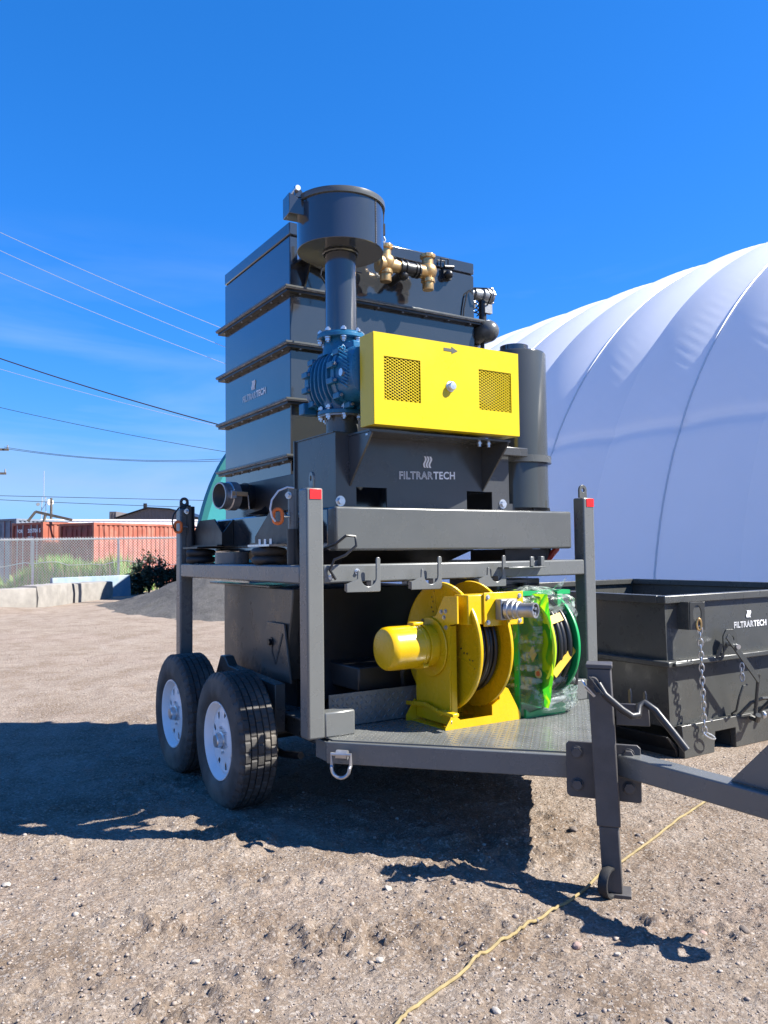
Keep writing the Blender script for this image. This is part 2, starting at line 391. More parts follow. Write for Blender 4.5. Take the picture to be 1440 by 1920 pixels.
class MB:
    def __init__(s): s.v = []; s.f = []
    def add(s, vs, fs):
        k = len(s.v)
        s.v.extend([tuple(map(float, p)) for p in vs])
        s.f.extend([tuple(i+k for i in f) for f in fs])
        return s
    def box(s, a, b):
        x0, y0, z0 = [min(p, q) for p, q in zip(a, b)]; x1, y1, z1 = [max(p, q) for p, q in zip(a, b)]
        return s.add([(x0,y0,z0),(x1,y0,z0),(x1,y1,z0),(x0,y1,z0),(x0,y0,z1),(x1,y0,z1),(x1,y1,z1),(x0,y1,z1)],
                     [(0,3,2,1),(4,5,6,7),(0,1,5,4),(1,2,6,5),(2,3,7,6),(3,0,4,7)])
    def bar(s, p, q, wd, ht, upv=(0,0,1)):
        p = V(*p); q = V(*q); d = unit(q-p); sd = unit(np.cross(d, V(*upv))); u = np.cross(sd, d)
        vs = []
        for c in (p, q):
            for a, b in ((-1,-1),(1,-1),(1,1),(-1,1)): vs.append(c+sd*a*wd/2+u*b*ht/2)
        return s.add(vs, [(0,1,2,3),(7,6,5,4),(0,4,5,1),(1,5,6,2),(2,6,7,3),(3,7,4,0)])
    def cyl(s, p, q, r, r2=None, n=20, cap=True, rot=0.0):
        p = V(*p); q = V(*q); r2 = r if r2 is None else r2
        u, v, _ = basis(q-p)
        vs = []
        for c, rr in ((p, r), (q, r2)):
            for i in range(n):
                a = 2*math.pi*(i+rot)/n
                vs.append(c+rr*(math.cos(a)*u+math.sin(a)*v))
        fs = [(i, (i+1) % n, n+(i+1) % n, n+i) for i in range(n)]
        if cap: fs += [tuple(range(n-1, -1, -1)), tuple(range(n, 2*n))]
        return s.add(vs, fs)
    def lathe(s, prof, o, ax, n=32, rfun=None):
        o = V(*o); u, v, a = basis(ax)
        m = len(prof); vs = []; fs = []
        for j, (r, h) in enumerate(prof):
            for i in range(n):
                t = 2*math.pi*i/n
                rr = rfun(j, i, r) if rfun else r
                vs.append(o+a*h+rr*(math.cos(t)*u+math.sin(t)*v))
        for j in range(m-1):
            for i in range(n):
                k = (i+1) % n
                fs.append((j*n+i, j*n+k, (j+1)*n+k, (j+1)*n+i))
        return s.add(vs, fs)
    def tube(s, pts, r, n=8, closed=False):
        P = [V(*p) for p in pts]; m = len(P); vs = []; fs = []
        prev = None
        for i in range(m):
            if closed: d = unit(P[(i+1) % m]-P[i-1])
            else: d = unit(P[min(i+1, m-1)]-P[max(i-1, 0)])
            if prev is None: u, v, _ = basis(d)
            else:
                u = unit(prev-d*np.dot(prev, d)); v = np.cross(d, u)
            prev = u
            for k in range(n):
                a = 2*math.pi*k/n
                vs.append(P[i]+r*(math.cos(a)*u+math.sin(a)*v))
        rng = m if closed else m-1
        for i in range(rng):
            j = (i+1) % m
            for k in range(n):
                l = (k+1) % n
                fs.append((i*n+k, i*n+l, j*n+l, j*n+k))
        if not closed: fs += [tuple(range(n-1, -1, -1)), tuple(range((m-1)*n, m*n))]
        return s.add(vs, fs)
    def prism(s, pts, o, u, v, t):
        """polygon pts (2d) in plane o,u,v, extruded by vector t"""
        o = V(*o); u = V(*u); v = V(*v); t = V(*t)
        if np.dot(np.cross(u, v), t) < 0: pts = pts[::-1]
        n = len(pts)
        a = [o+u*x+v*y for x, y in pts]; b = [p+t for p in a]
        return s.add(a+b, [tuple(range(n-1, -1, -1)), tuple(range(n, 2*n))]+[(i, (i+1) % n, n+(i+1) % n, n+i) for i in range(n)])
    def holed(s, pts, hc, hr, o, u, v, t, n=28, hr2=None):
        """convex polygon with a round (or oval) hole"""
        hr2 = hr2 or hr
        angs = [2*math.pi*i/n for i in range(n)]
        for x, y in pts: angs.append(math.atan2(y-hc[1], x-hc[0]) % (2*math.pi))
        angs = sorted(set(round(a, 5) for a in angs))
        outer = []; inner = []
        for a in angs:
            dx, dy = math.cos(a), math.sin(a); best = None
            for i in range(len(pts)):
                x1, y1 = pts[i]; x2, y2 = pts[(i+1) % len(pts)]
                ex, ey = x2-x1, y2-y1
                den = dx*ey-dy*ex
                if abs(den) < 1e-12: continue
                tt = ((x1-hc[0])*ey-(y1-hc[1])*ex)/den
                ss = ((x1-hc[0])*dy-(y1-hc[1])*dx)/den
                if tt > 0 and -1e-4 <= ss <= 1.0001 and (best is None or tt < best): best = tt
            outer.append((hc[0]+dx*best, hc[1]+dy*best)); inner.append((hc[0]+dx*hr, hc[1]+dy*hr2))
        o = V(*o); u = V(*u); v = V(*v); t = V(*t); m = len(angs)
        flip = np.dot(np.cross(u, v), t) < 0
        vs = [o+u*x+v*y for x, y in outer]+[o+u*x+v*y for x, y in inner]
        vs += [p+t for p in vs]
        fs = []
        for i in range(m):
            k = (i+1) % m
            fs += [(i, m+i, m+k, k), (2*m+i, 2*m+k, 3*m+k, 3*m+i), (i, k, 2*m+k, 2*m+i), (m+i, 3*m+i, 3*m+k, m+k)]
        if flip: fs = [f[::-1] for f in fs]
        return s.add(vs, fs)
    def sphere(s, c, r, n=16, m=10, sc=(1,1,1)):
        vs = []; fs = []
        for j in range(m+1):
            th = math.pi*j/m
            for i in range(n):
                a = 2*math.pi*i/n
                vs.append((c[0]+r*sc[0]*math.sin(th)*math.cos(a), c[1]+r*sc[1]*math.sin(th)*math.sin(a), c[2]+r*sc[2]*math.cos(th)))
        for j in range(m):
            for i in range(n):
                k = (i+1) % n
                fs.append((j*n+i, (j+1)*n+i, (j+1)*n+k, j*n+k))
        return s.add(vs, fs)
    def bolt(s, p, d, r=0.012, h=0.012, washer=True):
        p = V(*p); d = unit(d)
        if washer: s.cyl(p, p+d*h*0.25, r*1.5, n=14)
        s.cyl(p+d*h*0.25, p+d*h*1.2, r, n=6)
        return s
    def build(s, name, mat, parent=None, origin=None, bevel=0.0, smooth=35, seg=2, kind=None):
        me = bpy.data.meshes.new(name)
        po = ORG.get(parent.name, V(0,0,0)) if parent else V(0,0,0)
        og = V(*origin) if origin is not None else po
        arr = np.array(s.v)-og
        me.from_pydata(arr.tolist(), [], s.f)
        me.materials.append(mat)
        if smooth:
            me.polygons.foreach_set('use_smooth', [True]*len(me.polygons))
            me.set_sharp_from_angle(angle=R(smooth))
        me.update()
        return link(name, me, parent, og, bevel, seg, kind)

def link(name, me, parent=None, og=None, bevel=0, seg=2, kind=None):
    o = bpy.data.objects.new(name, me)
    COL.objects.link(o)
    po = ORG.get(parent.name, V(0,0,0)) if parent else V(0,0,0)
    og = po if og is None else og
    o.parent = parent
    o.location = og-po
    ORG[o.name] = V(*og)
    if bevel:
        b = o.modifiers.new('bevel', 'BEVEL'); b.width = bevel; b.segments = seg; b.limit_method = 'ANGLE'; b.angle_limit = R(40)
        b.harden_normals = False
    if kind: o['kind'] = kind
    return o

def split_pieces(o, pad=0.001):
    """give every separate piece of a joined part its own object (touching pieces stay together)"""
    me = o.data; n = len(me.vertices)
    co = np.empty(n*3); me.vertices.foreach_get('co', co); co = co.reshape(-1, 3)
    par = list(range(n))
    def find(a):
        while par[a] != a: par[a] = par[par[a]]; a = par[a]
        return a
    for p in me.polygons:
        v = p.vertices
        for q in v[1:]: par[find(q)] = find(v[0])
    isl = {}
    for i in range(n): isl.setdefault(find(i), []).append(i)
    groups = []
    for ids in isl.values(): groups.append([co[ids].min(0)-pad, co[ids].max(0)+pad, list(ids)])
    merged = True
    while merged:
        merged = False
        for i in range(len(groups)):
            for j in range(i+1, len(groups)):
                if (groups[i][0] <= groups[j][1]).all() and (groups[j][0] <= groups[i][1]).all():
                    groups[i] = [np.minimum(groups[i][0], groups[j][0]), np.maximum(groups[i][1], groups[j][1]), groups[i][2]+groups[j][2]]
                    groups.pop(j); merged = True; break
            if merged: break
    if len(groups) < 2: return [o]
    name = o.name.split('.')[0]; mat = me.materials[0]; parent = o.parent; bev = [(m.width, m.segments) for m in o.modifiers if m.type == 'BEVEL']
    base = ORG[parent.name] if parent else V(0,0,0)
    off = ORG[o.name]
    out = []
    faces = [tuple(p.vertices) for p in me.polygons]
    bpy.data.objects.remove(o)
    for lo, hi, ids in groups:
        mp_ = {v: k for k, v in enumerate(ids)}
        mb = MB(); mb.v = [tuple(co[i]+off) for i in ids]; mb.f = [tuple(mp_[q] for q in f) for f in faces if f[0] in mp_]
        c = (lo+hi)/2+off
        out.append(mb.build(name, mat, parent, origin=tuple(c), bevel=bev[0][0] if bev else 0, seg=bev[0][1] if bev else 2))
    return out

def tag(o, label, cat, group=None):
    o['label'] = label; o['category'] = cat
    if group: o['group'] = group
    return o
def thing(name, loc, label, cat, group=None):
    o = bpy.data.objects.new(name, None)
    COL.objects.link(o)
    o.empty_display_size = 0.1
    o.location = loc
    ORG[o.name] = V(*loc)
    return tag(o, label, cat, group)

def clone(o, parent, loc):
    c = o.copy(); COL.objects.link(c); c.parent = parent; c.location = loc
    ORG[c.name] = (ORG.get(parent.name, V(0,0,0)) if parent else V(0,0,0))+V(*loc)
    return c
def clone_tree(o, parent, loc):
    c = clone(o, parent, loc)
    for ch in list(o.children): clone_tree(ch, c, ch.location)
    return c

def text_mesh(s, size, outline=False, offset=0.0, width=0.0):
    cu = bpy.data.curves.new('t', 'FONT')
    cu.body = s; cu.size = size; cu.align_x = 'LEFT'
    cu.space_character = 1.06
    cu.resolution_u = 3
    if outline:
        cu.fill_mode = 'NONE'; cu.bevel_depth = width; cu.bevel_resolution = 0
    else:
        cu.offset = offset; cu.extrude = 0.0008
    o = bpy.data.objects.new('t', cu)
    COL.objects.link(o)
    dg = bpy.context.evaluated_depsgraph_get(); dg.update()
    me = bpy.data.meshes.new_from_object(o.evaluated_get(dg))
    bpy.data.objects.remove(o); bpy.data.curves.remove(cu)
    return me
def lettering(name, parts, o, u, v, mat, parent, width):
    """parts: [(string, outline)], set along u from o, scaled to total width"""
    u = unit(u); v = unit(v); n = np.cross(u, v)
    vs = []; fs = []; x = 0
    for s, outl in parts:
        me = text_mesh(s, 1.0, outl, 0.028, 0.022)
        p = np.array([w_.co[:] for w_ in me.vertices])
        k = len(vs)
        vs += [(q[0]+x, q[1], q[2]) for q in p]
        fs += [tuple(i+k for i in f.vertices) for f in me.polygons]
        x += p[:, 0].max()+0.07
        bpy.data.meshes.remove(me)
    a = np.array(vs); sc = width/(a[:, 0].max()-a[:, 0].min()); x0 = a[:, 0].min()
    mb = MB()
    o = V(*o)
    mb.add([o+u*(q[0]-x0)*sc+v*q[1]*sc+n*(0.003+q[2]*sc*0.3) for q in a], fs)
    return mb.build(name, mat, parent, smooth=0)
def flame(name, o, u, v, w_, h, mat, parent):
    """the three wavy strokes of the emblem"""
    u = unit(u); v = unit(v); n = np.cross(u, v); o = V(*o); mb = MB()
    for k in range(3):
        x0 = (k-1)*w_*0.34
        pts = []
        for i in range(9):
            t = i/8
            pts.append((x0-math.sin(t*2*math.pi)*w_*0.13-w_*0.11+0.0, t*h))
        for i in range(8, -1, -1):
            t = i/8
            pts.append((x0-math.sin(t*2*math.pi)*w_*0.13+w_*0.11, t*h))
        for i in range(8):
            q = [pts[i], pts[17-i], pts[16-i], pts[i+1]]
            mb.prism(q, o+n*0.003, u, v, n*0.0015)
    return mb.build(name, mat, parent, smooth=0)

# value noise for real relief
def vnoise(x, y, seed):
    xi = np.floor(x).astype(np.int64); yi = np.floor(y).astype(np.int64)
    fx = x-xi; fy = y-yi
    fx = fx*fx*(3-2*fx); fy = fy*fy*(3-2*fy)
    def h(a, b):
        n = (a*374761393+b*668265263+seed*144665) & 0xffffffff
        n = ((n ^ (n >> 13))*1274126177) & 0xffffffff
        n = n ^ (n >> 16)
        return (n & 0xffff)/65535.0
    return (h(xi, yi)*(1-fx)+h(xi+1, yi)*fx)*(1-fy)+(h(xi, yi+1)*(1-fx)+h(xi+1, yi+1)*fx)*fy
def fbm(x, y, f, octv, seed, g=0.5):
    s = 0; a = 1; t = 0
    for k in range(octv):
        s = s+a*vnoise(x*f, y*f, seed+k*17); t += a; a *= g; f *= 2.03
    return s/t

# ------------------------------------------------------------------ ground
def smooth(a, b, x):
    t = np.clip((x-a)/(b-a), 0, 1); return t*t*(3-2*t)
def ground_h(X, Y):
    DD = np.hypot(X, Y); near = 1-smooth(9, 20, DD); fin = 1-smooth(5.5, 9, DD)
    h = (fbm(X, Y, 0.55, 3, 3)-0.5)*0.045
    h += (fbm(X, Y, 3.1, 4, 11)-0.5)*0.035*near
    # churned clods along old tyre marks
    cl = fbm(X, Y, 1.2, 3, 41)
    mask = smooth(0.50, 0.66, cl)
    rid = fbm(X*1.0+0.3*Y, Y*1.3, 13, 3, 57, 0.6)
    h += mask*(smooth(0.44, 0.66, rid))*0.020*fin
    for (ox, oy, ang, n_) in ((1.55, 2.85, -0.75, 1), (0.95, 2.75, 0.10, 1), (0.25, 2.95, 0.35, 1), (2.9, 2.2, -0.55, 1), (2.2, 3.25, -0.35, 1)):
        ca, sa = math.cos(ang), math.sin(ang)
        lx = (X-ox)*ca+(Y-oy)*sa; ly = -(X-ox)*sa+(Y-oy)*ca
        lug = 0.5+0.5*np.sin(lx*2*math.pi/0.17+np.sign(ly)*1.2+3*ly)
        band = np.exp(-(ly/0.16)**4)*smooth(-1.3, -0.7, lx)*(1-smooth(0.6, 1.2, lx))
        h += band*fin*(smooth(0.35, 0.9, lug)*0.020*fbm(X, Y, 8, 3, 91, 0.6)+0.016*smooth(0.52, 0.66, fbm(X, Y, 17, 3, 119, 0.65))-0.010)
    h += (fbm(X, Y, 26, 3, 23, 0.6)-0.5)*0.022*fin
    h += smooth(0.60, 0.78, fbm(X, Y, 9, 2, 77))*0.010*fin*smooth(0.42, 0.6, fbm(X, Y, 0.9, 2, 63))
    # level where things stand
    def flat(cx, cy, r0, r1):
        return smooth(r0, r1, np.hypot(X-cx, Y-cy))
    k = np.ones_like(X)
    for cx, cy in ((1.9, 4.77), (1.9, 5.68), (4.05, 4.77), (4.05, 5.68)): k = k*(0.15+0.85*flat(cx, cy, 0.15, 0.5))
    k = k*(0.2+0.8*flat(2.88, 2.66, 0.08, 0.3))
    dx = np.maximum(np.maximum(4.7-X, X-7.5), 0); dy = np.maximum(np.maximum(3.75-Y, Y-6.5), 0)
    k = k*smooth(0.0, 0.4, np.hypot(dx, dy))
    h = h*k
    h -= 0.065*np.exp(-((X-2.9)**2+(Y-2.6)**2)/0.55**2)
    # yard climbs a little into the dirt bank by the blocks
    h += 0.16*np.exp(-(((X-2.2)/1.6)**2+((Y-24.4)/1.0)**2))
    return h
def graded(lo, a, b, hi, fine, grow=1.16, big=60):
    mid = list(np.arange(a, b, fine))
    r = []; x = b; s_ = fine
    while x < hi: r.append(x); s_ = min(big, s_*grow); x += s_
    r.append(hi)
    l = []; x = a; s_ = fine
    while x > lo: s_ = min(big, s_*grow); x -= s_; l.append(max(x, lo))
    return np.array(l[::-1]+mid+r)
xs = graded(-700, -0.8, 6.4, 900, 0.0185, 1.12)
ys_l = [1.4]
y = 1.4
while y < 6.2: y += 0.012+0.004*max(0, y-2); ys_l.append(y)
s_ = 0.03
while y < 1500: s_ = min(80, s_*(1.022 if y < 34 else 1.1)); y += s_; ys_l.append(y)
yy = 1.4; s_ = 0.03; low = []
while yy > -300: s_ = min(60, s_*1.3); yy -= s_; low.append(yy)
ys = np.array(low[::-1]+ys_l)
X, Y = np.meshgrid(xs, ys)
Z = ground_h(X, Y)
nx, ny = len(xs), len(ys)
me = bpy.data.meshes.new('ground')
co = np.stack([X, Y, Z], -1).reshape(-1, 3)
i0 = (np.arange(ny-1)[:, None]*nx+np.arange(nx-1)[None, :]).reshape(-1)
F = np.stack([i0, i0+1, i0+1+nx, i0+nx], -1)
me.vertices.add(len(co)); me.vertices.foreach_set('co', co.ravel())
me.loops.add(F.size); me.loops.foreach_set('vertex_index', F.ravel().astype(np.int32))
me.polygons.add(len(F)); me.polygons.foreach_set('loop_start', (np.arange(len(F))*4).astype(np.int32))
me.update(calc_edges=True)
me.polygons.foreach_set('use_smooth', [True]*len(F))
me.materials.append(M_GROUND)
ground = bpy.data.objects.new('ground', me); COL.objects.link(ground); ground['kind'] = 'structure'

def gz(x, y): return float(ground_h(np.array([[x]], float), np.array([[y]], float))[0, 0])

# loose gravel lying on the dirt
def rock_verts(rng, r, sub=False):
    base = [(0,0,1),(0.89,0,0.45),(0.28,0.85,0.45),(-0.72,0.53,0.45),(-0.72,-0.53,0.45),(0.28,-0.85,0.45),
            (0.72,0.53,-0.45),(-0.28,0.85,-0.45),(-0.89,0,-0.45),(-0.28,-0.85,-0.45),(0.72,-0.53,-0.45),(0,0,-1)]
    sx, sy, sz = rng.uniform(0.7, 1.35), rng.uniform(0.6, 1.1), rng.uniform(0.45, 0.8)
    a = rng.uniform(0, 6.28); ca, sa = math.cos(a), math.sin(a); out = []
    for x, y_, z in base:
        k = r*rng.uniform(0.72, 1.15)
        x, y_, z = x*sx*k, y_*sy*k, z*sz*k
        out.append((x*ca-y_*sa, x*sa+y_*ca, z))
    return out
ICO = [(0,1,2),(0,2,3),(0,3,4),(0,4,5),(0,5,1),(1,6,2),(2,7,3),(3,8,4),(4,9,5),(5,10,1),(2,6,7),(3,7,8),(4,8,9),(5,9,10),(1,10,6),(6,11,7),(7,11,8),(8,11,9),(9,11,10),(10,11,6)]
def in_bin(x, y_): return 4.6 < x < 7.5 and 3.7 < y_ < 6.6
shapes = [np.array(rock_verts(rnd, 1.0)) for _ in range(40)]
npz = 30000
px_ = []; 
rr = np.random.RandomState(5)
vs = []; fs = []; k = 0
cand = []
while len(cand) < npz:
    d = 1.9*math.exp(rnd.random()*2.0)
    a = yaw+rnd.uniform(-0.52, 0.52)
    x, y_ = d*math.sin(a), d*math.cos(a)
    if in_bin(x, y_): continue
    cand.append((x, y_))
ca_ = np.array(cand)
zz = ground_h(ca_[:, 0][None], ca_[:, 1][None])[0]
allv = np.empty((npz*12, 3)); allf = np.empty((npz*20, 3), np.int32)
icof = np.array(ICO)
for i, (x, y_) in enumerate(cand):
    r = 0.0023*math.exp(abs(rnd.gauss(0, 0.62)))
    if rnd.random() < 0.012: r *= 1.9
    r = min(r, 0.016)
    allv[i*12:(i+1)*12] = shapes[i % 40]*r+np.array([x, y_, zz[i]+r*0.12])
    allf[i*20:(i+1)*20] = icof+i*12
me = bpy.data.meshes.new('loose_gravel')
me.vertices.add(len(allv)); me.vertices.foreach_set('co', allv.ravel())
me.loops.add(allf.size); me.loops.foreach_set('vertex_index', allf.ravel())
me.polygons.add(len(allf)); me.polygons.foreach_set('loop_start', (np.arange(len(allf))*3).astype(np.int32))
me.update(calc_edges=True)
me.materials.append(M_STONE)
o = bpy.data.objects.new('loose_gravel', me); COL.objects.link(o); o['kind'] = 'stuff'
tag(o, 'loose pale pebbles scattered over the brown dirt yard', 'gravel')

M_ROCKP = pbr('stone_pinkish', (0.29, 0.20, 0.17), 0.85, var=0.2, vscale=30, bump=0.4, bscale=90)
M_ROCKG = pbr('stone_pale', (0.34, 0.305, 0.265), 0.85, var=0.2, vscale=30, bump=0.4, bscale=90)
M_ROCKD = pbr('stone_dark', (0.13, 0.105, 0.09), 0.85, var=0.3, vscale=30, bump=0.4, bscale=90)
def stone(x, y_, r, mat, label, seed, flat=1.0):
    rg = random.Random(seed)
    p = np.array(rock_verts(rg, r)); p[:, 2] *= flat
    z = gz(x, y_)
    mb = MB(); mb.add(p+np.array([x, y_, z+r*0.35*flat]), ICO)
    o = mb.build('stone', mat, None, origin=(x, y_, z), bevel=r*0.12, smooth=50)
    return tag(o, label, 'stone', 'larger stones lying on the dirt')

# ------------------------------------------------------------------ background
# white air-supported dome, running along Y on the right
DX, DA, DB = 19.35, 9.42, 8.55
dome = thing('air_dome', (DX, 8, 0), 'huge white inflated fabric dome with sagging ribs behind the trailer', 'dome')
BAY = 1.425
def dome_pt(yv, t):
    """yv along, t angle from near foot; returns point"""
    q = ((yv-8.21)/BAY) % 1.0
    sc = math.sin(math.pi*q)**0.9
    mn = 1-0.16*math.exp(-((q-0.5)/0.035)**2)
    off = 0.085*sc
    off *= 0.4+0.6*min(1, max(0, (t-0.05)/0.5))
    off -= 0.05*math.exp(-((t-R(24))/0.012)**2)
    # fine fabric wrinkles running slantwise off the ribs, in loose patches
    wv = math.sin((t*DB*1.0-q*1.1)*2*math.pi/0.23+1.5*math.sin(t*7+yv))
    wm = max(0, math.sin(t*4.3+2.1*yv)*math.sin(1.7*yv-t*3+1))*math.exp(-((q-0.3)/0.28)**2)*min(1, t/0.3)
    off += 0.0040*wv*wm
    e = max(0.0, (yv-21.0)/4.0); shrink = math.sqrt(max(0.0, 1-min(1, e)**2.2)) if e > 0 else 1.0
    a = (DA+off)*(shrink*0.75+0.25 if e > 0 else 1); b = (DB+off)*shrink
    return (DX-a*math.cos(t), yv, b*math.sin(t))
def dome_panel(y0, y1, nu, nv):
    mb = MB(); vs = []; fs = []
    for i in range(nu+1):
        yv = y0+(y1-y0)*i/nu
        for j in range(nv+1):
            vs.append(dome_pt(yv, math.pi*0.86*(j/nv)))
    for i in range(nu):
        for j in range(nv):
            k = i*(nv+1)+j
            fs.append((k, k+1, k+nv+2, k+nv+1))
    return mb.add(vs, fs).build('fabric_panel', M_CLOTH, dome, smooth=60)
yb = 8.21-BAY*10
while yb < 24.8:
    fine = 2 < yb < 18
    dome_panel(yb, min(yb+BAY, 24.98), 40 if fine else 10, 300 if fine else 60)
    if round((yb-8.21)/BAY) % 2 == 0:
        MB().tube([np.array(dome_pt(yb, math.pi*0.86*j/60))+V(-0.02, 0, 0) for j in range(61)], 0.016, 6).build('rib_cable', M_WCABLE, dome)
    yb += BAY

# teal hoop building, far left behind the machine
teal = thing('hoop_building', (11.78, 26, 0), 'teal arched fabric building showing beside the machine tower', 'building')
TA, TB, TXC = 2.75, 5.85, 11.58
arc = [(TXC-TA*math.cos(t), TB*math.sin(t)) for t in np.linspace(0, math.pi, 41)]
mb = MB(); mb.prism(arc, (0, 26.30, 0), (1,0,0), (0,0,1), (0, 0.05, 0)); mb.build('end_wall', M_TEAL, teal)
mb = MB(); vs = []; fs = []
for yv in np.linspace(26.36, 29.5, 9):
    for x, z in arc: vs.append((x+(yv-26.36)*0.55, yv, z))
for i in range(8):
    for j in range(40): fs.append((i*41+j, i*41+j+1, (i+1)*41+j+1, (i+1)*41+j))
mb.add(vs, fs).build('roof_shell', M_TEALD, teal)
mb = MB(); vs = []; fs = []
for yv, k in ((26.0, 1.02), (26.0, 0.955), (26.36, 0.955), (26.36, 1.02)):
    for x, z in arc: vs.append((TXC+(x-TXC)*k, yv, z*k))
for i in range(4):
    for j in range(40): fs.append((i*41+j, i*41+j+1, ((i+1) % 4)*41+j+1, ((i+1) % 4)*41+j))
mb.add(vs, fs).build('arch_trim', M_TEALD, teal)

# gravel heap
gx = np.linspace(3, 13, 90); gy = np.linspace(13, 31, 90)
GX, GY = np.meshgrid(gx, gy)
GZ = 1.12*np.exp(-(((GX-8.3)/2.0)**2+((GY-22.3)/4.0)**2))*(0.85+0.3*fbm(GX, GY, 0.8, 4, 5))+(fbm(GX, GY, 3.5, 3, 9)-0.5)*0.10-0.12
mb = MB(); n_ = 90
mb.add(np.stack([GX, GY, GZ], -1).reshape(-1, 3), [(i*n_+j, i*n_+j+1, (i+1)*n_+j+1, (i+1)*n_+j) for i in range(n_-1) for j in range(n_-1)])
mb.build('gravel_mound', M_MOUND, None, kind='structure', smooth=180)

# concrete blocks
def block(p0, p1, h, dep, label, seed):
    p0 = V(*p0, 0); p1 = V(*p1, 0); d = unit(p1-p0); nrm = V(-d[1], d[0], 0)
    rg = random.Random(seed); mb = MB()
    Lb = np.linalg.norm(p1-p0); nn = 10; vs = []; fs = []
    ring = [(0.02, -0.2), (0, h*0.5), (0.03, h-0.02), (0.08, h), (dep-0.05, h), (dep, h-0.05), (dep, -0.2)]
    for i in range(nn+1):
        for a, z in ring:
            j = rg.uniform(-0.02, 0.02)
            vs.append(p0+d*Lb*i/nn+nrm*(a+j)+V(0, 0, z+rg.uniform(-0.015, 0.015)))
    m = len(ring)
    for i in range(nn):
        for j in range(m-1): fs.append((i*m+j, (i+1)*m+j, (i+1)*m+j+1, i*m+j+1))
    fs += [tuple(range(m)), tuple(nn*m+j for j in range(m-1, -1, -1))]
    mb.add(vs, fs)
    o = mb.build('concrete_block', M_CONC, None, origin=tuple(p0), smooth=40)
    return tag(o, label, 'concrete block', 'concrete blocks along the fence')
block((-0.4, 22.6), (3.85, 25.25), 0.62, 0.65, 'grey concrete block with dirt banked against its face, left edge', 1)
block((3.90, 25.3), (5.27, 27.35), 0.66, 0.65, 'pale concrete block in the middle of the row', 2)
block((5.36, 27.5), (7.0, 29.35), 0.62, 0.65, 'pale concrete block at right end of the row, before the painted slab', 3)
mb = MB()
p0 = V(5.05, 29.5, 0); p1 = V(8.1, 31.1, 0); d = unit(p1-p0); nn = V(-d[1], d[0], 0)
mb.prism([(0, -0.1), (0.28, -0.1), (0.20, 0.78), (0.08, 0.78)], p0, nn, (0,0,1), p1-p0)
o = mb.build('barrier_slab', M_SLAB, None, origin=tuple(p0), bevel=0.02)
tag(o, 'long slab with peeling white and blue paint behind the concrete blocks', 'barrier')

# chain-link fence
fence = thing('chain_link_fence', (5.28, 35.64, 0), 'grey chain-link fence with pipe posts in front of red containers', 'fence')
f0 = V(5.28, 35.64, 0); fd = unit(V(8.26, 33.78, 0)-f0); SP = 3.513
FH = 2.22
mb0 = MB().cyl((0, 0, -0.1), (0, 0, FH-0.05), 0.042, n=10)
for k in range(-2, 3):
    p = f0+fd*SP*k
    MB().cyl(p+V(0,0,-0.2), p+V(0,0,FH-0.03), 0.045, n=10).build('post', M_GALV, fence)
s0 = f0-fd*SP*2.2; s1 = f0+fd*SP*1.72
MB().cyl(s0+V(0,0,FH), s1+V(0,0,FH), 0.032, n=8).build('top_rail', M_GALV, fence)
mb = MB()
mb.tube([s0+(s1-s0)*i/30+V(0, -0.05, 1.22+0.07*math.sin(i*0.8)+0.05*math.sin(i*2.1)) for i in range(31)], 0.018, 6)
mb.build('tension_wire', M_GALV, fence)
mb = MB(); pit = 0.115; Lf = np.linalg.norm(s1-s0); H0, H1 = 0.05, FH+0.08
nd = V(-fd[1], fd[0], 0)
k = -int((H1-H0)/pit)-1
while k*pit < Lf:
    for sg in (1, -1):
        a0 = k*pit if sg > 0 else k*pit+(H1-H0)
        a1 = a0+sg*(H1-H0)
        # clip to fence length
        t0, t1 = 0.0, 1.0
        for lim, hi in ((0, False), (Lf, True)):
            va, vb = a0-lim, a1-lim
            if hi: va, vb = -va, -vb
            if va < 0 and vb < 0: t0, t1 = 1, 0
            elif va < 0: t0 = max(t0, va/(va-vb))
            elif vb < 0: t1 = min(t1, va/(va-vb))
        if t1-t0 > 0.02:
            A = s0+fd*(a0+(a1-a0)*t0)+V(0, 0, H0+(H1-H0)*t0); B = s0+fd*(a0+(a1-a0)*t1)+V(0, 0, H0+(H1-H0)*t1)
            mb.cyl(A-nd*0.05, B-nd*0.05, 0.0056, n=3, cap=False)
    k += 1
mb.build('wire_mesh', M_GALV, fence, kind='stuff', smooth=0)

# weeds behind the fence
mb = MB()
for i in range(9000):
    t = rnd.uniform(-0.02, 0.88)
    off = abs(rnd.gauss(0, 1.2))+0.15
    p = s0+(s1-s0)*t+nd*off
    hm = 0.75+0.45*math.sin(t*11)+0.35*math.sin(t*23+1)
    hh = max(0.25, hm+0.35)*rnd.uniform(0.5, 1.15)*(0.45 if t > 0.8 else 1)
    a = rnd.uniform(0, 6.28); wv = rnd.uniform(0.016, 0.05); lx, ly = rnd.gauss(0, 0.18), rnd.gauss(0, 0.18)
    dx, dy = math.cos(a)*wv, math.sin(a)*wv
    mb.add([p+V(-dx, -dy, -0.05), p+V(dx, dy, -0.05), p+V(dx+lx*0.4, dy+ly*0.4, hh*0.6), p+V(-dx+lx*0.4, -dy+ly*0.4, hh*0.6), p+V(lx, ly, hh)],
           [(0, 1, 2, 3), (3, 2, 4)])
o = mb.build('weeds', M_GRASS, None, kind='stuff', smooth=0)
tag(o, 'tall green and straw coloured weeds growing behind the chain-link fence', 'weeds')

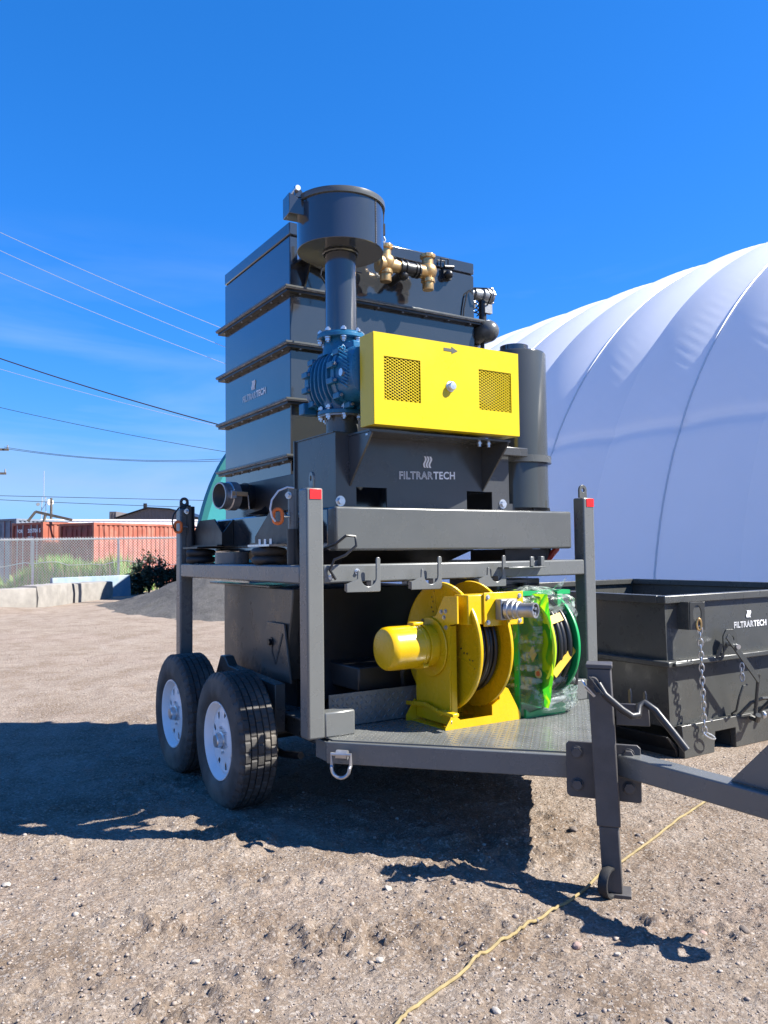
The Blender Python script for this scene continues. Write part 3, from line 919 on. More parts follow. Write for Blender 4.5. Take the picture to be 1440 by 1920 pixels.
def bush(x, y_, r, h, n, label, seed):
    rg = random.Random(seed); b = thing('bush', (x, y_, 0), label, 'bush', 'dark bushes by the fence end')
    mb = MB()
    for i in range(7):
        a = rg.uniform(0, 6.28); q = r*rg.uniform(0.2, 0.7)
        mb.tube([(x, y_, -0.1), (x+math.cos(a)*q*0.4, y_+math.sin(a)*q*0.4, h*0.4), (x+math.cos(a)*q, y_+math.sin(a)*q, h*rg.uniform(0.7, 0.95))], 0.018, 5)
    mb.build('stem', M_BARK, b)
    mb = MB(); cl = [(rg.gauss(0, 0.42)*r, rg.gauss(0, 0.42)*r, rg.uniform(0.12, 0.92)*h, rg.uniform(0.16, 0.34)*r) for _ in range(22)]
    for i in range(n):
        c = rg.choice(cl)
        p = V(x+c[0]+rg.gauss(0, 0.6)*c[3], y_+c[1]+rg.gauss(0, 0.6)*c[3], max(0, c[2]+rg.gauss(0, 0.6)*c[3]))
        u_ = unit([rg.gauss(0, 1) for _ in range(3)]); v_ = unit(np.cross(u_, [rg.gauss(0, 1) for _ in range(3)])); s1_ = rg.uniform(0.05, 0.10)
        mb.add([p-u_*s1_, p-v_*s1_*0.5, p+u_*s1_, p+v_*s1_*0.5], [(0, 1, 2, 3)])
    mb.build('foliage', M_LEAF, b, smooth=0)
bush(9.0, 32.0, 0.75, 1.55, 2600, 'tallest dark bush right of the painted slab', 1)
bush(9.75, 31.4, 0.55, 0.95, 1500, 'low dark bush beside the tallest bush', 2)
bush(10.35, 31.7, 0.5, 1.2, 1500, 'dark bush nearest the trailer post, against the orange container', 3)

# shipping containers
def container(name, corner, ang, Ln, Wd, Hd, mside, mdoor, label, text=None, roof=None, mbar=None, corr=0.045):
    """corner = near bottom corner between door end and long side; side runs along angle ang"""
    c = thing(name, (*corner, 0), label, 'container', 'shipping containers behind the fence')
    e = V(math.cos(ang), math.sin(ang), 0); b = V(-math.sin(ang), math.cos(ang), 0); o_ = V(*corner, 0)
    zz_ = V(0, 0, 1)
    def P(x, y_, z): return o_+e*x+b*y_+zz_*z
    # corrugated side walls
    for yy_, sg in ((0.04, -1), (Wd-0.04, 1)):
        mb = MB(); pts = []; x = 0.14
        while x < Ln-0.14:
            pts += [(x, 0.0), (x+0.08, 0.0), (x+0.12, corr), (x+0.20, corr), (x+0.24, 0.0)]; x += 0.30
        vs = []; fs = []
        for q in pts:
            yv = yy_-sg*q[1]
            vs += [P(q[0], yv, 0.16), P(q[0], yv, Hd-0.10)]
        for i in range(len(pts)-1): fs.append((2*i, 2*i+2, 2*i+3, 2*i+1))
        mb.add(vs, fs).build('side_wall', mside, c, smooth=0)
    mb = MB()
    for x, y_ in ((0.07, 0.07), (Ln-0.07, 0.07), (0.07, Wd-0.07), (Ln-0.07, Wd-0.07)):
        mb.bar(P(x, y_, 0), P(x, y_, Hd), 0.15, 0.15, tuple(e))
    for y_ in (0.05, Wd-0.05):
        mb.bar(P(0, y_, Hd-0.05), P(Ln, y_, Hd-0.05), 0.07, 0.11); mb.bar(P(0, y_, 0.09), P(Ln, y_, 0.09), 0.08, 0.16)
    for x in (0.05, Ln-0.05):
        mb.bar(P(x, 0, Hd-0.06), P(x, Wd, Hd-0.06), 0.10, 0.12); mb.bar(P(x, 0, 0.09), P(x, Wd, 0.09), 0.10, 0.17)
    mb.build('corner_frame', mside, c, smooth=0)
    mb = MB()
    for i in range(4):
        for y_ in (0, Wd):
            pass
    mb.prism([(0.1, 0.1), (Ln-0.1, 0.1), (Ln-0.1, Wd-0.1), (0.1, Wd-0.1)], P(0, 0, Hd-0.04), e, b, zz_*0.02)
    mb.build('roof', roof or mside, c, smooth=0)
    mb = MB(); mb.prism([(0.15, 0.16), (Wd-0.15, 0.16), (Wd-0.15, Hd-0.12), (0.15, Hd-0.12)], P(Ln-0.08, 0, 0), b, zz_, e*0.03)
    mb.build('end_wall', mside, c, smooth=0)
    for h in range(2):
        y0 = 0.15+h*(Wd-0.30)/2; y1 = y0+(Wd-0.30)/2-0.015
        mb = MB()
        mb.prism([(y0, 0.18), (y1, 0.18), (y1, Hd-0.13), (y0, Hd-0.13)], P(0.06, 0, 0), b, zz_, e*0.04)
        for r_ in range(4):
            z0 = 0.28+r_*(Hd-0.5)/4
            mb.prism([(y0+0.06, z0), (y1-0.06, z0), (y1-0.06, z0+(Hd-0.5)/4-0.10), (y0+0.06, z0+(Hd-0.5)/4-0.10)], P(0.03, 0, 0), b, zz_, e*0.029)
        dr = mb.build('door', mdoor, c, smooth=0)
        for q in (0.3, 0.72):
            yv = y0+(y1-y0)*q
            MB().cyl(P(0.0, yv, 0.15), P(0.0, yv, Hd-0.12), 0.022, n=6).build('locking_bar', mbar or M_CONTD, dr)
    if text:
        for s_, y_, z_, w_ in text:
            lettering('lettering', [(s_, False)], P(0.0, y_, z_), -b, zz_, M_PRINT, c, w_)
    return c
ca = R(25)
container('shipping_container', (8.92, 41.35), ca, 6.8, 2.75, 3.18, M_CONT, M_CONTD, 'bright orange-red container with dark doors, nearest the trailer')
lb = [('FOR', 2.25, 2.78, 0.50), ('205700 5', 1.32, 2.78, 1.10), ('22G1', 1.32, 2.42, 0.5)]
container('shipping_container', (7.05, 44.35), ca, 6.8, 2.75, 3.30, M_CONT, M_CONTD, 'maroon ended container lettered FOR 205700 5 in white', lb, None, M_GALV)
container('shipping_container', (6.55, 50.2), R(32), 9.5, 2.6, 3.72, M_CONTG, M_CONTG, 'blue-grey container with white roof, furthest left', None, M_WROOF)
container('box_trailer', (8.2, 52.5), R(-12), 11.5, 2.6, 3.80, M_WROOF, M_WROOF, 'long white box trailer behind the orange containers', None, M_WROOF, None, 0.004)
t_ = thing('timber_ramp', (6.9, 44.0, 3.3), 'weathered timber frame lying across the container tops', 'timber frame')
MB().bar((6.4, 44.9, 3.35), (6.75, 44.8, 3.85), 0.12, 0.12).build('prop', M_POLE, t_)
MB().bar((6.75, 44.8, 3.85), (8.4, 44.0, 3.40), 0.12, 0.14).build('beam', M_POLE, t_)
MB().bar((7.1, 44.5, 3.3), (7.2, 44.6, 3.72), 0.10, 0.10).build('prop', M_POLE, t_)

# gabled building far off
gb = thing('gabled_building', (26.5, 96, 0), 'dark grey ribbed building with a low gable roof in the distance', 'building')
mb = MB()
e = unit(V(29.3, 93.6, 0)-V(23, 97.6, 0)); b = V(-e[1], e[0], 0); o0 = V(23.0, 97.6, 0)
mb.prism([(-0.2, 0), (14, 0), (14, 4.6), (7.0, 6.9), (4.4, 7.1), (0.6, 5.9), (0.6, 6.75), (-0.2, 6.75)], o0, e, (0,0,1), b*12)
mb.build('wall', M_SIDING, gb, smooth=0)
mb = MB()
for i in range(44):
    x = -0.1+i*0.32
    top = 6.7 if x < 0.6 else (5.9+(x-0.6)*0.315 if x < 4.4 else (7.1-(x-4.4)*0.077 if x < 7 else 6.9-(x-7)*0.328))
    mb.prism([(x, 0.1), (x+0.07, 0.1), (x+0.07, top-0.08), (x, top-0.08)], o0-b*0.06, e, (0,0,1), b*0.059)
mb.build('siding_ribs', M_SIDING, gb, smooth=0, kind='stuff')
mb = MB()
for (x0, z0, x1, z1) in ((0.5, 5.92, 4.4, 7.12), (4.4, 7.12, 7.0, 6.93), (7.0, 6.93, 14.2, 4.57)):
    mb.bar(o0+e*x0+b*5.9+V(0,0,z0+0.06), o0+e*x1+b*5.9+V(0,0,z1+0.06), 12.5, 0.10)
mb.build('roof', M_BLK, gb, smooth=0)
MB().cyl(o0+e*3.9+b*0.5+V(0,0,6.8), o0+e*3.9+b*0.5+V(0,0,7.7), 0.22, n=10).build('vent_pipe', M_BLK, gb)

def pole(x, y_, h, r, label, arms=()):
    p = thing('utility_pole', (x, y_, 0), label, 'utility pole', 'utility poles')
    MB().cyl((x, y_, -0.3), (x, y_, h), r, r*0.72, n=10).build('shaft', M_POLE, p)
    for z, l in arms:
        MB().bar((x-l*0.95, y_+l*0.3, z), (x+l*0.95, y_-l*0.3, z), 0.10, 0.12).build('crossarm', M_POLE, p)
        for q in (-0.85, 0.85):
            MB().cyl((x+q*l, y_-q*l*0.31, z+0.06), (x+q*l, y_-q*l*0.31, z+0.26), 0.05, 0.03, n=8).build('insulator', M_CAST, p)
    return p
pole(14.3, 85.3, 7.35, 0.16, 'thin far pole rising above the white box trailer')
pole(5.40, 49.4, 9.2, 0.15, 'pole at left edge carrying the low wires', ((7.55, 0.62), (6.2, 0.5)))
pole(9.82, 24.15, 9.2, 0.12, 'pole behind the machine tower where the overhead wires end', ((8.7, 0.35),))
tw = thing('antenna_mast', (23.9, 149.9, 0), 'distant lattice antenna mast with small dishes', 'antenna')
mb = MB()
for dx in (-0.6, 0.6):
    mb.cyl((23.9+dx, 149.9, 0), (23.9+dx*0.5, 149.9, 12), 0.06, n=5)
for i in range(10):
    mb.cyl((23.3+i*0.03, 149.9, i*1.2), (24.5-i*0.03, 149.9, i*1.2+1.2), 0.045, n=4)
mb.cyl((23.9, 149.9, 12), (23.9, 149.9, 16.5), 0.05, n=5)
mb.build('lattice', M_GALV, tw, smooth=0)
MB().cyl((24.8, 149.6, 11.0), (24.9, 149.2, 11.0), 0.55, n=12).build('dish', M_WROOF, tw)
MB().cyl((22.9, 149.6, 10.6), (22.9, 149.3, 10.6), 0.3, n=10).build('dish', M_CAST, tw)

def wire(p0, p1, sag, r, mat, label, twist=False):
    mb = MB(); p0 = V(*p0); p1 = V(*p1); pts = []
    n_ = 40
    for i in range(n_+1):
        t = i/n_; q = p0+(p1-p0)*t; q = q-V(0, 0, sag*4*t*(1-t)); pts.append(q)
    mb.tube(pts, r, 6)
    o = mb.build('overhead_wire', mat, None, origin=tuple(p0))
    return tag(o, label, 'wire', 'overhead wires at left')
# each wire runs from well left of the picture to the pole behind the tower
def ext(a, b, k): a = V(*a); b = V(*b); return tuple(a+(a-b)*k)
T = V(10.05, 20.55, 0)
wire((1.56, 29.06, 12.89), (9.75, 24.18, 8.58), 0.1, 0.0090, M_WIREL, 'highest of the pale bare wires')
wire((1.56, 29.10, 12.30), (9.75, 24.2, 8.02), 0.1, 0.0090, M_WIREL, 'middle of the three upper pale wires')
wire((1.57, 29.14, 11.54), (9.75, 24.21, 7.49), 0.1, 0.0090, M_WIREL, 'lowest of the three upper pale wires')
wire((1.9, 33.3, 9.55), (10.7, 28.3, 6.30), 0.12, 0.024, M_WIRE, 'thick dark twisted cable crossing below the pale wires')
wire((1.6, 29.0, 8.1), (9.75, 24.27, 5.48), 0.1, 0.008, M_WIREL, 'thin pale wire just under the thick dark cable')
wire((2.6, 44.9, 9.6), (14.5, 37.9, 6.62), 0.15, 0.014, M_WIRE, 'single thin dark wire above the paired wires')
wire((5.75, 49.2, 7.68), (16.3, 42.6, 6.87), 0.35, 0.014, M_WIRE, 'upper of the paired wires leaving the left pole')
wire((5.75, 49.2, 7.60), (16.3, 42.6, 6.75), 0.30, 0.014, M_WIRE, 'lower of the paired wires leaving the left pole')
wire((6.0, 65.9, 6.10), (20.9, 57.7, 5.56), 0.0, 0.022, M_WIRE, 'upper level wire low over the containers')
wire((6.0, 65.9, 5.85), (19.5, 58.4, 5.08), 0.05, 0.022, M_WIRE, 'lower level wire low over the containers')

# ------------------------------------------------------------------ debris bin on the right
bin_ = thing('debris_bin', (4.82, 3.88, 0), 'large open charcoal steel bin with chain and fork pockets, right of the trailer', 'steel bin')
bx0, bx1, by0, by1, bz0, bz1 = 4.82, 7.40, 3.88, 6.40, 0.22, 1.16
def tray(mb, x0, x1, y0, y1, z0, z1, ins, t=0.012):
    """open box with walls tapering inwards by ins at the floor"""
    o = [(x0, y0), (x1, y0), (x1, y1), (x0, y1)]
    lo = [(x0+ins, y0+ins*0.2), (x1-ins, y0+ins*0.2), (x1-ins, y1-ins), (x0+ins, y1-ins)]
    vs = [(*p, z1) for p in o]+[(*p, z0) for p in lo]
    cx, cy = (x0+x1)/2, (y0+y1)/2
    def inn(p): return (p[0]+(t if p[0] < cx else -t), p[1]+(t if p[1] < cy else -t))
    vs += [(*inn(p), z1) for p in o]+[(*inn(p), z0+t) for p in lo]
    fs = []
    for i in range(4):
        k = (i+1) % 4
        fs += [(i, 4+i, 4+k, k), (8+i, 8+k, 12+k, 12+i), (i, k, 8+k, 8+i)]
    fs += [(7, 6, 5, 4), (12, 13, 14, 15)]
    return mb.add(vs, fs)
mb = MB(); tray(mb, bx0, bx1, by0, by1, bz0, bz1, 0.03)
mb.build('bin_body', M_BIN, bin_, smooth=30)
mb = MB()
rw = 0.075
mb.box((bx0-0.03, by0-0.03, bz1-0.045), (bx1+0.03, by0+rw-0.03, bz1+0.012)); mb.box((bx0-0.03, by1-rw+0.03, bz1-0.045), (bx1+0.03, by1+0.03, bz1+0.012))
mb.box((bx0-0.032, by0+rw-0.029, bz1-0.045), (bx0+rw-0.03, by1-rw+0.029, bz1+0.0135)); mb.box((bx1-rw+0.03, by0+rw-0.029, bz1-0.045), (bx1+0.032, by1-rw+0.029, bz1+0.0135))
mb.build('rim', M_BIN, bin_, bevel=0.006)
mb = MB()
mb.box((bx0+0.01, by0-0.075, 0.665), (bx1, by0+0.004, 0.705)); mb.box((bx0-0.065, by0-0.075, 0.664), (bx0+0.009, by1, 0.706))
mb.build('mid_rib', M_BIN, bin_, bevel=0.008)
MB().box((bx0-0.02, by0-0.10, 0.672), (bx0+0.16, by0-0.0755, 0.698)).build('rib_end', M_BIN, bin_, bevel=0.006)
# skid base with fork pockets
mb = MB()
skid = [(4.93, 0.0), (5.27, 0.0), (5.27, 0.03), (5.285, 0.15), (5.53, 0.15), (5.53, 0.0), (6.60, 0.0), (6.60, 0.15), (6.85, 0.15), (6.85, 0.0), (7.40, 0.0), (7.42, 0.235), (4.905, 0.235)]
mb.prism(skid, (0, by0-0.052, 0), (1,0,0), (0,0,1), (0, 0.05, 0))
mb.build('skid_plate', M_BIN, bin_, bevel=0.004)
mb = MB()
mb.prism([(4.93, 0.0), (7.4, 0.0), (7.4, 0.21), (4.93, 0.21)], (0, by1-0.05, 0), (1,0,0), (0,0,1), (0, 0.05, 0))
for xx in (5.25, 5.54, 6.57, 6.86): mb.box((xx, by0-0.001, 0.0), (xx+0.012, by1-0.052, 0.2))
mb.build('fork_pocket', M_BIN, bin_)
mb = MB()
mb.prism([(0, 0.0), (0.0, 0.07), (-0.11, 0.16), (-0.13, 0.16), (-0.03, 0.05), (-0.03, 0)], (4.93, by0, 0.0), (1,0,0), (0,0,1), (0, 2.4, 0))
mb.build('side_skid', M_BLK, bin_, bevel=0.004)
lettering('lettering', [('FILTRAR', True), ('TECH', False)], (5.625, by0+0.0, 0.892), (1,0,0), (0,0,1), M_PRINT, bin_, 0.42)
flame('emblem', (5.815, by0+0.0, 0.965), (1,0,0), (0,0,1), 0.055, 0.055, M_PRINT, bin_)
def lug_plate(parent, x, y_, z0, z1, yd, name='lug', tp=0.016, mat=None):
    """plate standing out from a front wall, in the YZ plane"""
    h = z1-z0
    pts = [(0, 0), (yd*0.95, 0.0), (yd, 0.012), (yd, h-0.02), (yd*0.86, h), (0, h)]
    MB().holed(pts, (yd*0.55, h*0.55), 0.022, (x, y_, z0), (0, -1, 0), (0, 0, 1), (tp, 0, 0), hr2=0.045).build(name, mat or M_BIN, parent, bevel=0.002)
MB().holed([(0, 0), (0.115, 0), (0.115, 0.20), (0, 0.20)], (0.057, 0.115), 0.031, (4.965, by0-0.105, 0.925), (0.90, -0.43, 0), (0,0,1), (0.006, 0.012, 0), hr2=0.062).build('lug', M_BIN, bin_, bevel=0.002)
MB().box((4.957, by0-0.10, 0.925), (4.969, by0+0.005, 1.125)).build('lug_web', M_BIN, bin_)
# hanging chain
def oval(c, u, v, a, b_, n=12):
    return [V(*c)+V(*u)*a*math.cos(2*math.pi*i/n)+V(*v)*b_*math.sin(2*math.pi*i/n) for i in range(n)]
ch0, ch1 = V(5.03, by0-0.135, 0.945), V(5.115, by0-0.085, 0.165)
nl = 17; dch = (ch1-ch0)/nl; dv = unit(dch)
l1 = None
for i in range(nl):
    c = ch0+dch*(i+0.5)
    ang = 0.75 if i % 2 == 0 else -0.75
    if l1 is None or i == 1:
        u = V(math.cos(ang), -math.sin(ang), 0)
        mb = MB(); mb.tube(oval(c, u, dv, 0.017, 0.031), 0.0058, 6, closed=True)
        lk = mb.build('chain_link', M_ZINC, bin_, origin=tuple(c))
        if i == 0: l1 = lk
        else: l2 = lk
    else:
        clone(l1 if i % 2 == 0 else l2, bin_, tuple(c-ORG[bin_.name]))
MB().tube(oval((5.15, by0-0.10, 0.145), (0.9, -0.1, -0.42), (0.2, 0.2, 0.2), 0.062, 0.06), 0.006, 6, closed=True).build('carabiner', M_ZINC, bin_)
MB().tube(oval((5.022, by0-0.135, 0.965), (0.8, -0.5, 0), (0,0,1), 0.017, 0.04), 0.009, 8, closed=True).build('shackle', M_BRASS, bin_)
# latch lever assembly
MB().holed([(0, 0), (0.13, 0), (0.13, 0.15), (0.10, 0.19), (0.03, 0.19), (0, 0.14)], (0.075, 0.115), 0.026, (5.42, by0-0.05, 0.705), (1, -0.22, 0), (0,0,1), (0.003, 0.012, 0)).build('lever_bracket', M_BIN, bin_, bevel=0.002)
MB().bar((5.31, by0-0.16, 0.865), (5.665, by0-0.17, 0.505), 0.012, 0.045, (0, 0, 1)).build('lever_arm', M_BIN, bin_, bevel=0.002)
MB().cyl((5.40, by0-0.19, 0.78), (5.46, by0-0.06, 0.79), 0.018, n=12).build('lever_pivot', M_ZINC, bin_)
mb = MB(); mb.bar((5.33, by0-0.10, 0.80), (5.30, by0-0.075, 0.70), 0.018, 0.02); mb.bar((5.37, by0-0.12, 0.79), (5.34, by0-0.08, 0.70), 0.03, 0.008)
mb.build('lever_fork', M_BIN, bin_)
for i in range(3):
    c = V(5.475, by0-0.16, 0.625-0.04*i)
    MB().tube(oval(c, (1, 0, 0) if i % 2 else (0.5, -0.8, 0), (0,0,1), 0.015, 0.03), 0.0055, 6, closed=True).build('chain_link', M_STEEL, bin_)
MB().cyl((5.665, by0-0.17, 0.555), (5.68, by0-0.12, 0.245), 0.014, n=10).build('tie_rod', M_BIN, bin_)
MB().tube([(5.66, by0-0.16, 0.245), (5.685, by0-0.13, 0.20), (5.70, by0-0.07, 0.21)], 0.022, 8).build('rod_end', M_BIN, bin_)
mb = MB(); mb.tube([(5.60, by0-0.02, 0.215), (5.66, by0-0.10, 0.33), (5.71, by0-0.16, 0.365), (5.86, by0-0.16, 0.36), (5.80, by0-0.05, 0.22)], 0.015, 6)
mb.build('handle_bar', M_BIN, bin_)
mb = MB(); mb.tube([(5.52, by0-0.03, 0.25), (5.475, by0-0.10, 0.29), (5.475, by0-0.13, 0.40), (5.51, by0-0.14, 0.475), (5.585, by0-0.12, 0.475)], 0.009, 6)
mb.tube([(5.52, by0-0.03, 0.25), (5.53, by0-0.03, 0.235), (5.60, by0-0.03, 0.235)], 0.009, 6)
mb.build('handle_hook', M_BIN, bin_)
MB().sphere((5.83, by0-0.09, 0.215), 0.026, sc=(0.7, 1, 1.1)).build('shackle', M_ZINC, bin_)
MB().box((5.92, by0-0.09, 0.315), (6.3, by0-0.05, 0.345)).build('handle_bar', M_BIN, bin_, bevel=0.004)
MB().bolt((5.25, by0-0.04, 0.232), (0, 0, 1), 0.012, 0.01).build('bolt', M_STEEL, bin_)

# ------------------------------------------------------------------ trailer
TR = thing('equipment_trailer', (2.97, 3.8, 0), 'dark grey twin-axle equipment trailer carrying the filter machine', 'trailer')
# corner posts
PX0, PX1, PY0, PY1 = 1.90, 3.944, 3.80, 5.92
def post(x, y_, zb):
    p = MB().box((x, y_, zb), (x+0.10, y_+0.10, 1.86)).build('post', M_FRAME, TR, bevel=0.012, seg=3)
    return p
pfl = post(PX0, PY0, 0.536); pfr = post(PX1, PY0, 0.50); prl = post(PX0, PY1, 0.45); prr = post(PX1, PY1, 0.45)
def eye(p, x, y_):
    MB().holed([(-0.035, 0), (0.035, 0)]+[(0.035*math.cos(a), 0.052+0.036*math.sin(a)) for a in np.linspace(0, math.pi, 9)], (0, 0.052), 0.014,
               (x+0.05, y_+0.05, 1.862), (1, 0, 0) if p is not pfl else (0.15, 1, 0), (0,0,1), (0, 0.014, 0) if p is not pfl else (0.014, -0.002, 0)).build('lifting_eye', M_CH, p, bevel=0.002)
for p, x, y_ in ((pfl, PX0, PY0), (pfr, PX1, PY0), (prl, PX0, PY1), (prr, PX1, PY1)): eye(p, x, y_)
MB().box((1.918, 3.7965, 1.80), (1.986, 3.7995, 1.853)).build('reflector', M_RED, pfl)
MB().box((3.970, 3.7965, 1.80), (4.036, 3.7995, 1.853)).build('reflector', M_RED, pfr)
# rails
MB().box((2.0, 3.805, 1.349), (3.944, 3.895, 1.449)).build('front_rail', M_FRAME, TR, bevel=0.010)
MB().box((1.903, 3.90, 1.346), (1.997, 5.92, 1.448)).build('side_rail', M_FRAME, TR, bevel=0.010)
MB().box((3.947, 3.90, 1.346), (4.041, 5.92, 1.448)).build('side_rail', M_FRAME, TR, bevel=0.010)
MB().box((2.0, 5.925, 1.349), (3.944, 6.015, 1.449)).build('rear_rail', M_FRAME, TR, bevel=0.010)
# chassis
MB().box((2.16, 3.92, 0.40), (2.25, 6.05, 0.518)).build('chassis_beam', M_BIN, TR, bevel=0.008)
MB().box((3.82, 3.92, 0.40), (3.91, 6.05, 0.60)).build('chassis_beam', M_BIN, TR, bevel=0.008)
mb = MB(); mb.prism([(4.55, 0.42), (6.05, 0.42), (6.05, 0.60), (5.62, 0.602), (5.48, 0.80), (5.40, 0.80), (5.33, 0.745), (4.55, 0.715)], (2.05, 0, 0), (0,1,0), (0,0,1), (0.07, 0, 0))
mb.build('sill', M_BIN, TR, bevel=0.006)
mb = MB(); mb.prism([(3.92, 0.602), (5.62, 0.602), (5.40, 0.80), (3.92, 0.70)], (3.82, 0, 0), (0,1,0), (0,0,1), (0.07, 0, 0))
mb.build('sill', M_BIN, TR, bevel=0.006)
for yc in (4.3, 5.2, 6.0):
    MB().box((2.131, yc-0.04, 0.42), (3.819, yc+0.04, 0.518)).build('cross_member', M_FRAME, TR)
MB().box((2.131, 4.02, 0.52), (3.819, 6.04, 0.529)).build('floor_plate', M_FRAME, TR)
# stub that ties the front post to the deck
MB().box((2.0, 3.805, 0.534), (2.185, 3.90, 0.668)).build('stub_tube', M_FRAME, TR, bevel=0.010)
MB().box((3.76, 3.805, 0.534), (3.944, 3.90, 0.668)).build('stub_tube', M_FRAME, TR, bevel=0.010)
# A-frame tongue
def abeam(p, q, ins):
    p = V(*p); q = V(*q); d = unit(q-p); nn = V(d[1], -d[0], 0)*ins
    mb = MB(); c = nn*0.04
    mb.bar(p+c+V(0,0,0.472), q+c+V(0,0,0.472), 0.08, 0.112)
    return mb.build('tongue_beam', M_FRAME, TR, bevel=0.006)
abeam((1.985, 3.765, 0), (2.945, 2.72, 0), -1)
abeam((3.955, 3.765, 0), (3.015, 2.72, 0), 1)
MB().box((2.0, 3.775, 0.418), (3.94, 3.915, 0.519)).build('front_cross_beam', M_FRAME, TR, bevel=0.004)
tongue = MB().box((2.93, 1.86, 0.455), (3.03, 2.80, 0.556)).build('tongue_tube', M_FRAME, TR, bevel=0.007)
mb = MB(); mb.prism([(2.09, 0.558), (1.915, 0.74), (1.86, 0.78), (1.86, 0.558)], (2.972, 0, 0), (0,1,0), (0,0,1), (0.016, 0, 0))
mb.build('tongue_gusset', M_FRAME, tongue, bevel=0.002)
MB().box((2.90, 1.835, 0.42), (3.06, 1.859, 0.60)).build('hitch_plate', M_FRAME, tongue)
mb = MB(); mb.tube([(2.98+0.06*math.cos(a), 1.72+0.06*math.sin(a), 0.50) for a in np.linspace(0, 2*math.pi, 25)[:-1]], 0.027, 10, closed=True)
mb.cyl((2.98, 1.836, 0.50), (2.98, 1.77, 0.50), 0.03, n=10)
mb.build('lunette_ring', M_FRAME, tongue)
# deck of checker plate
deck_poly = [(2.02, 4.0), (2.02, 3.755), (2.945, 2.77), (3.015, 2.77), (3.94, 3.755), (3.94, 4.0)]
mb = MB(); mb.prism(deck_poly, (0, 0, 0.5295), (1,0,0), (0,1,0), (0, 0, 0.006)); deck = mb.build('deck_plate', M_PLATE, TR, smooth=0)
mb = MB(); mb.box((2.13, 3.995, 0.54), (3.82, 4.005, 0.72)); upst = mb.build('deck_upstand', M_PLATE, TR)
def inside(x, y_, poly, mrg=0.02):
    ok = True
    for i in range(len(poly)):
        x1, y1 = poly[i]; x2, y2 = poly[(i+1) % len(poly)]
        l = math.hypot(x2-x1, y2-y1)
        if ((x2-x1)*(y_-y1)-(y2-y1)*(x-x1))/l < mrg: return False
    return True
def tread(mb, c, d, nrm, l=0.016, w_=0.0052, h=0.0024):
    c = V(*c); d = unit(d); nrm = unit(nrm); s = np.cross(nrm, d)
    return mb.add([c-d*l, c+s*w_, c+d*l, c-s*w_, c+nrm*h-d*l*0.35, c+nrm*h+d*l*0.35], [(0, 3, 4), (3, 5, 4), (3, 2, 5), (2, 1, 5), (1, 4, 5), (1, 0, 4)])
mb = MB(); st = 0.031
for i in range(70):
    for j in range(46):
        x = 2.0+i*st; y_ = 2.76+j*st
        if inside(x, y_, deck_poly): tread(mb, (x, y_, 0.5355), (1, 1, 0) if (i+j) % 2 else (1, -1, 0), (0,0,1))
mb.build('tread_pattern', M_PLATE, deck, kind='stuff', smooth=0)
mb = MB()
for i in range(53):
    for j in range(5):
        tread(mb, (2.15+i*st, 3.9949, 0.565+j*st), (1, 0, 1) if (i+j) % 2 else (1, 0, -1), (0, -1, 0))
mb.build('tread_pattern', M_PLATE, upst, kind='stuff', smooth=0)
# D-ring on the tongue beam
dr0 = V(2.035, 3.672, 0.478); bd = unit(V(0.66, -0.72, 0)); bn = V(-0.738, -0.675, 0)
MB().tube([dr0+bn*0.018+bd*s_ for s_ in (-0.03, 0.03)], 0.024, 10).build('ring_bracket', M_STEEL, TR)
mb = MB(); q = dr0+bn*0.035
mb.tube([q+bd*-0.052+V(0,0,0.005), q+bd*-0.05+V(0,0,-0.05)]+[q+bn*0.012+bd*(-0.048*math.cos(a))+V(0,0,-0.062-0.048*math.sin(a)) for a in np.linspace(0, math.pi, 9)]+[q+bd*0.05+V(0,0,-0.05), q+bd*0.052+V(0,0,0.005)], 0.0095, 8, closed=True)
mb.build('d_ring', M_STEEL, TR)
# hose hooks on the front rail
def hook(x):
    prof = [(0.0, 1.300), (0.205, 1.298), (0.213, 1.305), (0.213, 1.478), (0.205, 1.486), (0.193, 1.486), (0.187, 1.478), (0.186, 1.40)]
    for a in np.linspace(0, -math.pi*0.97, 12): prof.append((0.138+0.048*math.cos(a), 1.378+0.050*math.sin(a)))
    prof += [(0.086, 1.412), (0.078, 1.418), (0.070, 1.412), (0.068, 1.37), (0.0, 1.345)]
    h = MB().prism(prof, (x, 3.742, 0), (1,0,0), (0,0,1), (0, 0.012, 0)).build('hose_hook', M_FRAME, TR, bevel=0.003)
    MB().box((x+0.02, 3.755, 1.305), (x+0.05, 3.804, 1.345)).build('standoff', M_FRAME, h)
    MB().box((x+0.16, 3.755, 1.31), (x+0.19, 3.804, 1.36)).build('standoff', M_FRAME, h)
for x in (2.105, 2.52, 3.0): hook(x)
mb = MB(); mb.box((3.20, 3.70, 1.405), (3.46, 3.804, 1.415)); mb.box((3.37, 3.695, 1.4155), (3.40, 3.707, 1.475)); mb.box((3.53, 3.775, 1.415), (3.56, 3.804, 1.475)); mb.box((3.4601, 3.76, 1.406), (3.56, 3.804, 1.414))
mb.build('tool_rest', M_FRAME, TR, bevel=0.003)
mb = MB(); mb.bolt((2.205, 3.805, 1.41), (0, -1, 0), 0.011); mb.bolt((2.045, 3.805, 1.385), (0, -1, 0), 0.012)
mb.build('bolt', M_ZINC, TR)
MB().tube([(2.06, 3.78, 1.37), (2.03, 3.79, 1.42), (2.05, 3.78, 1.475), (2.11, 3.76, 1.50), (2.17, 3.75, 1.55), (2.17, 3.76, 1.60), (2.12, 3.77, 1.605), (2.07, 3.80, 1.56), (2.055, 3.9, 1.54)], 0.0075, 8).build('cable_loop', M_HOSE, TR)
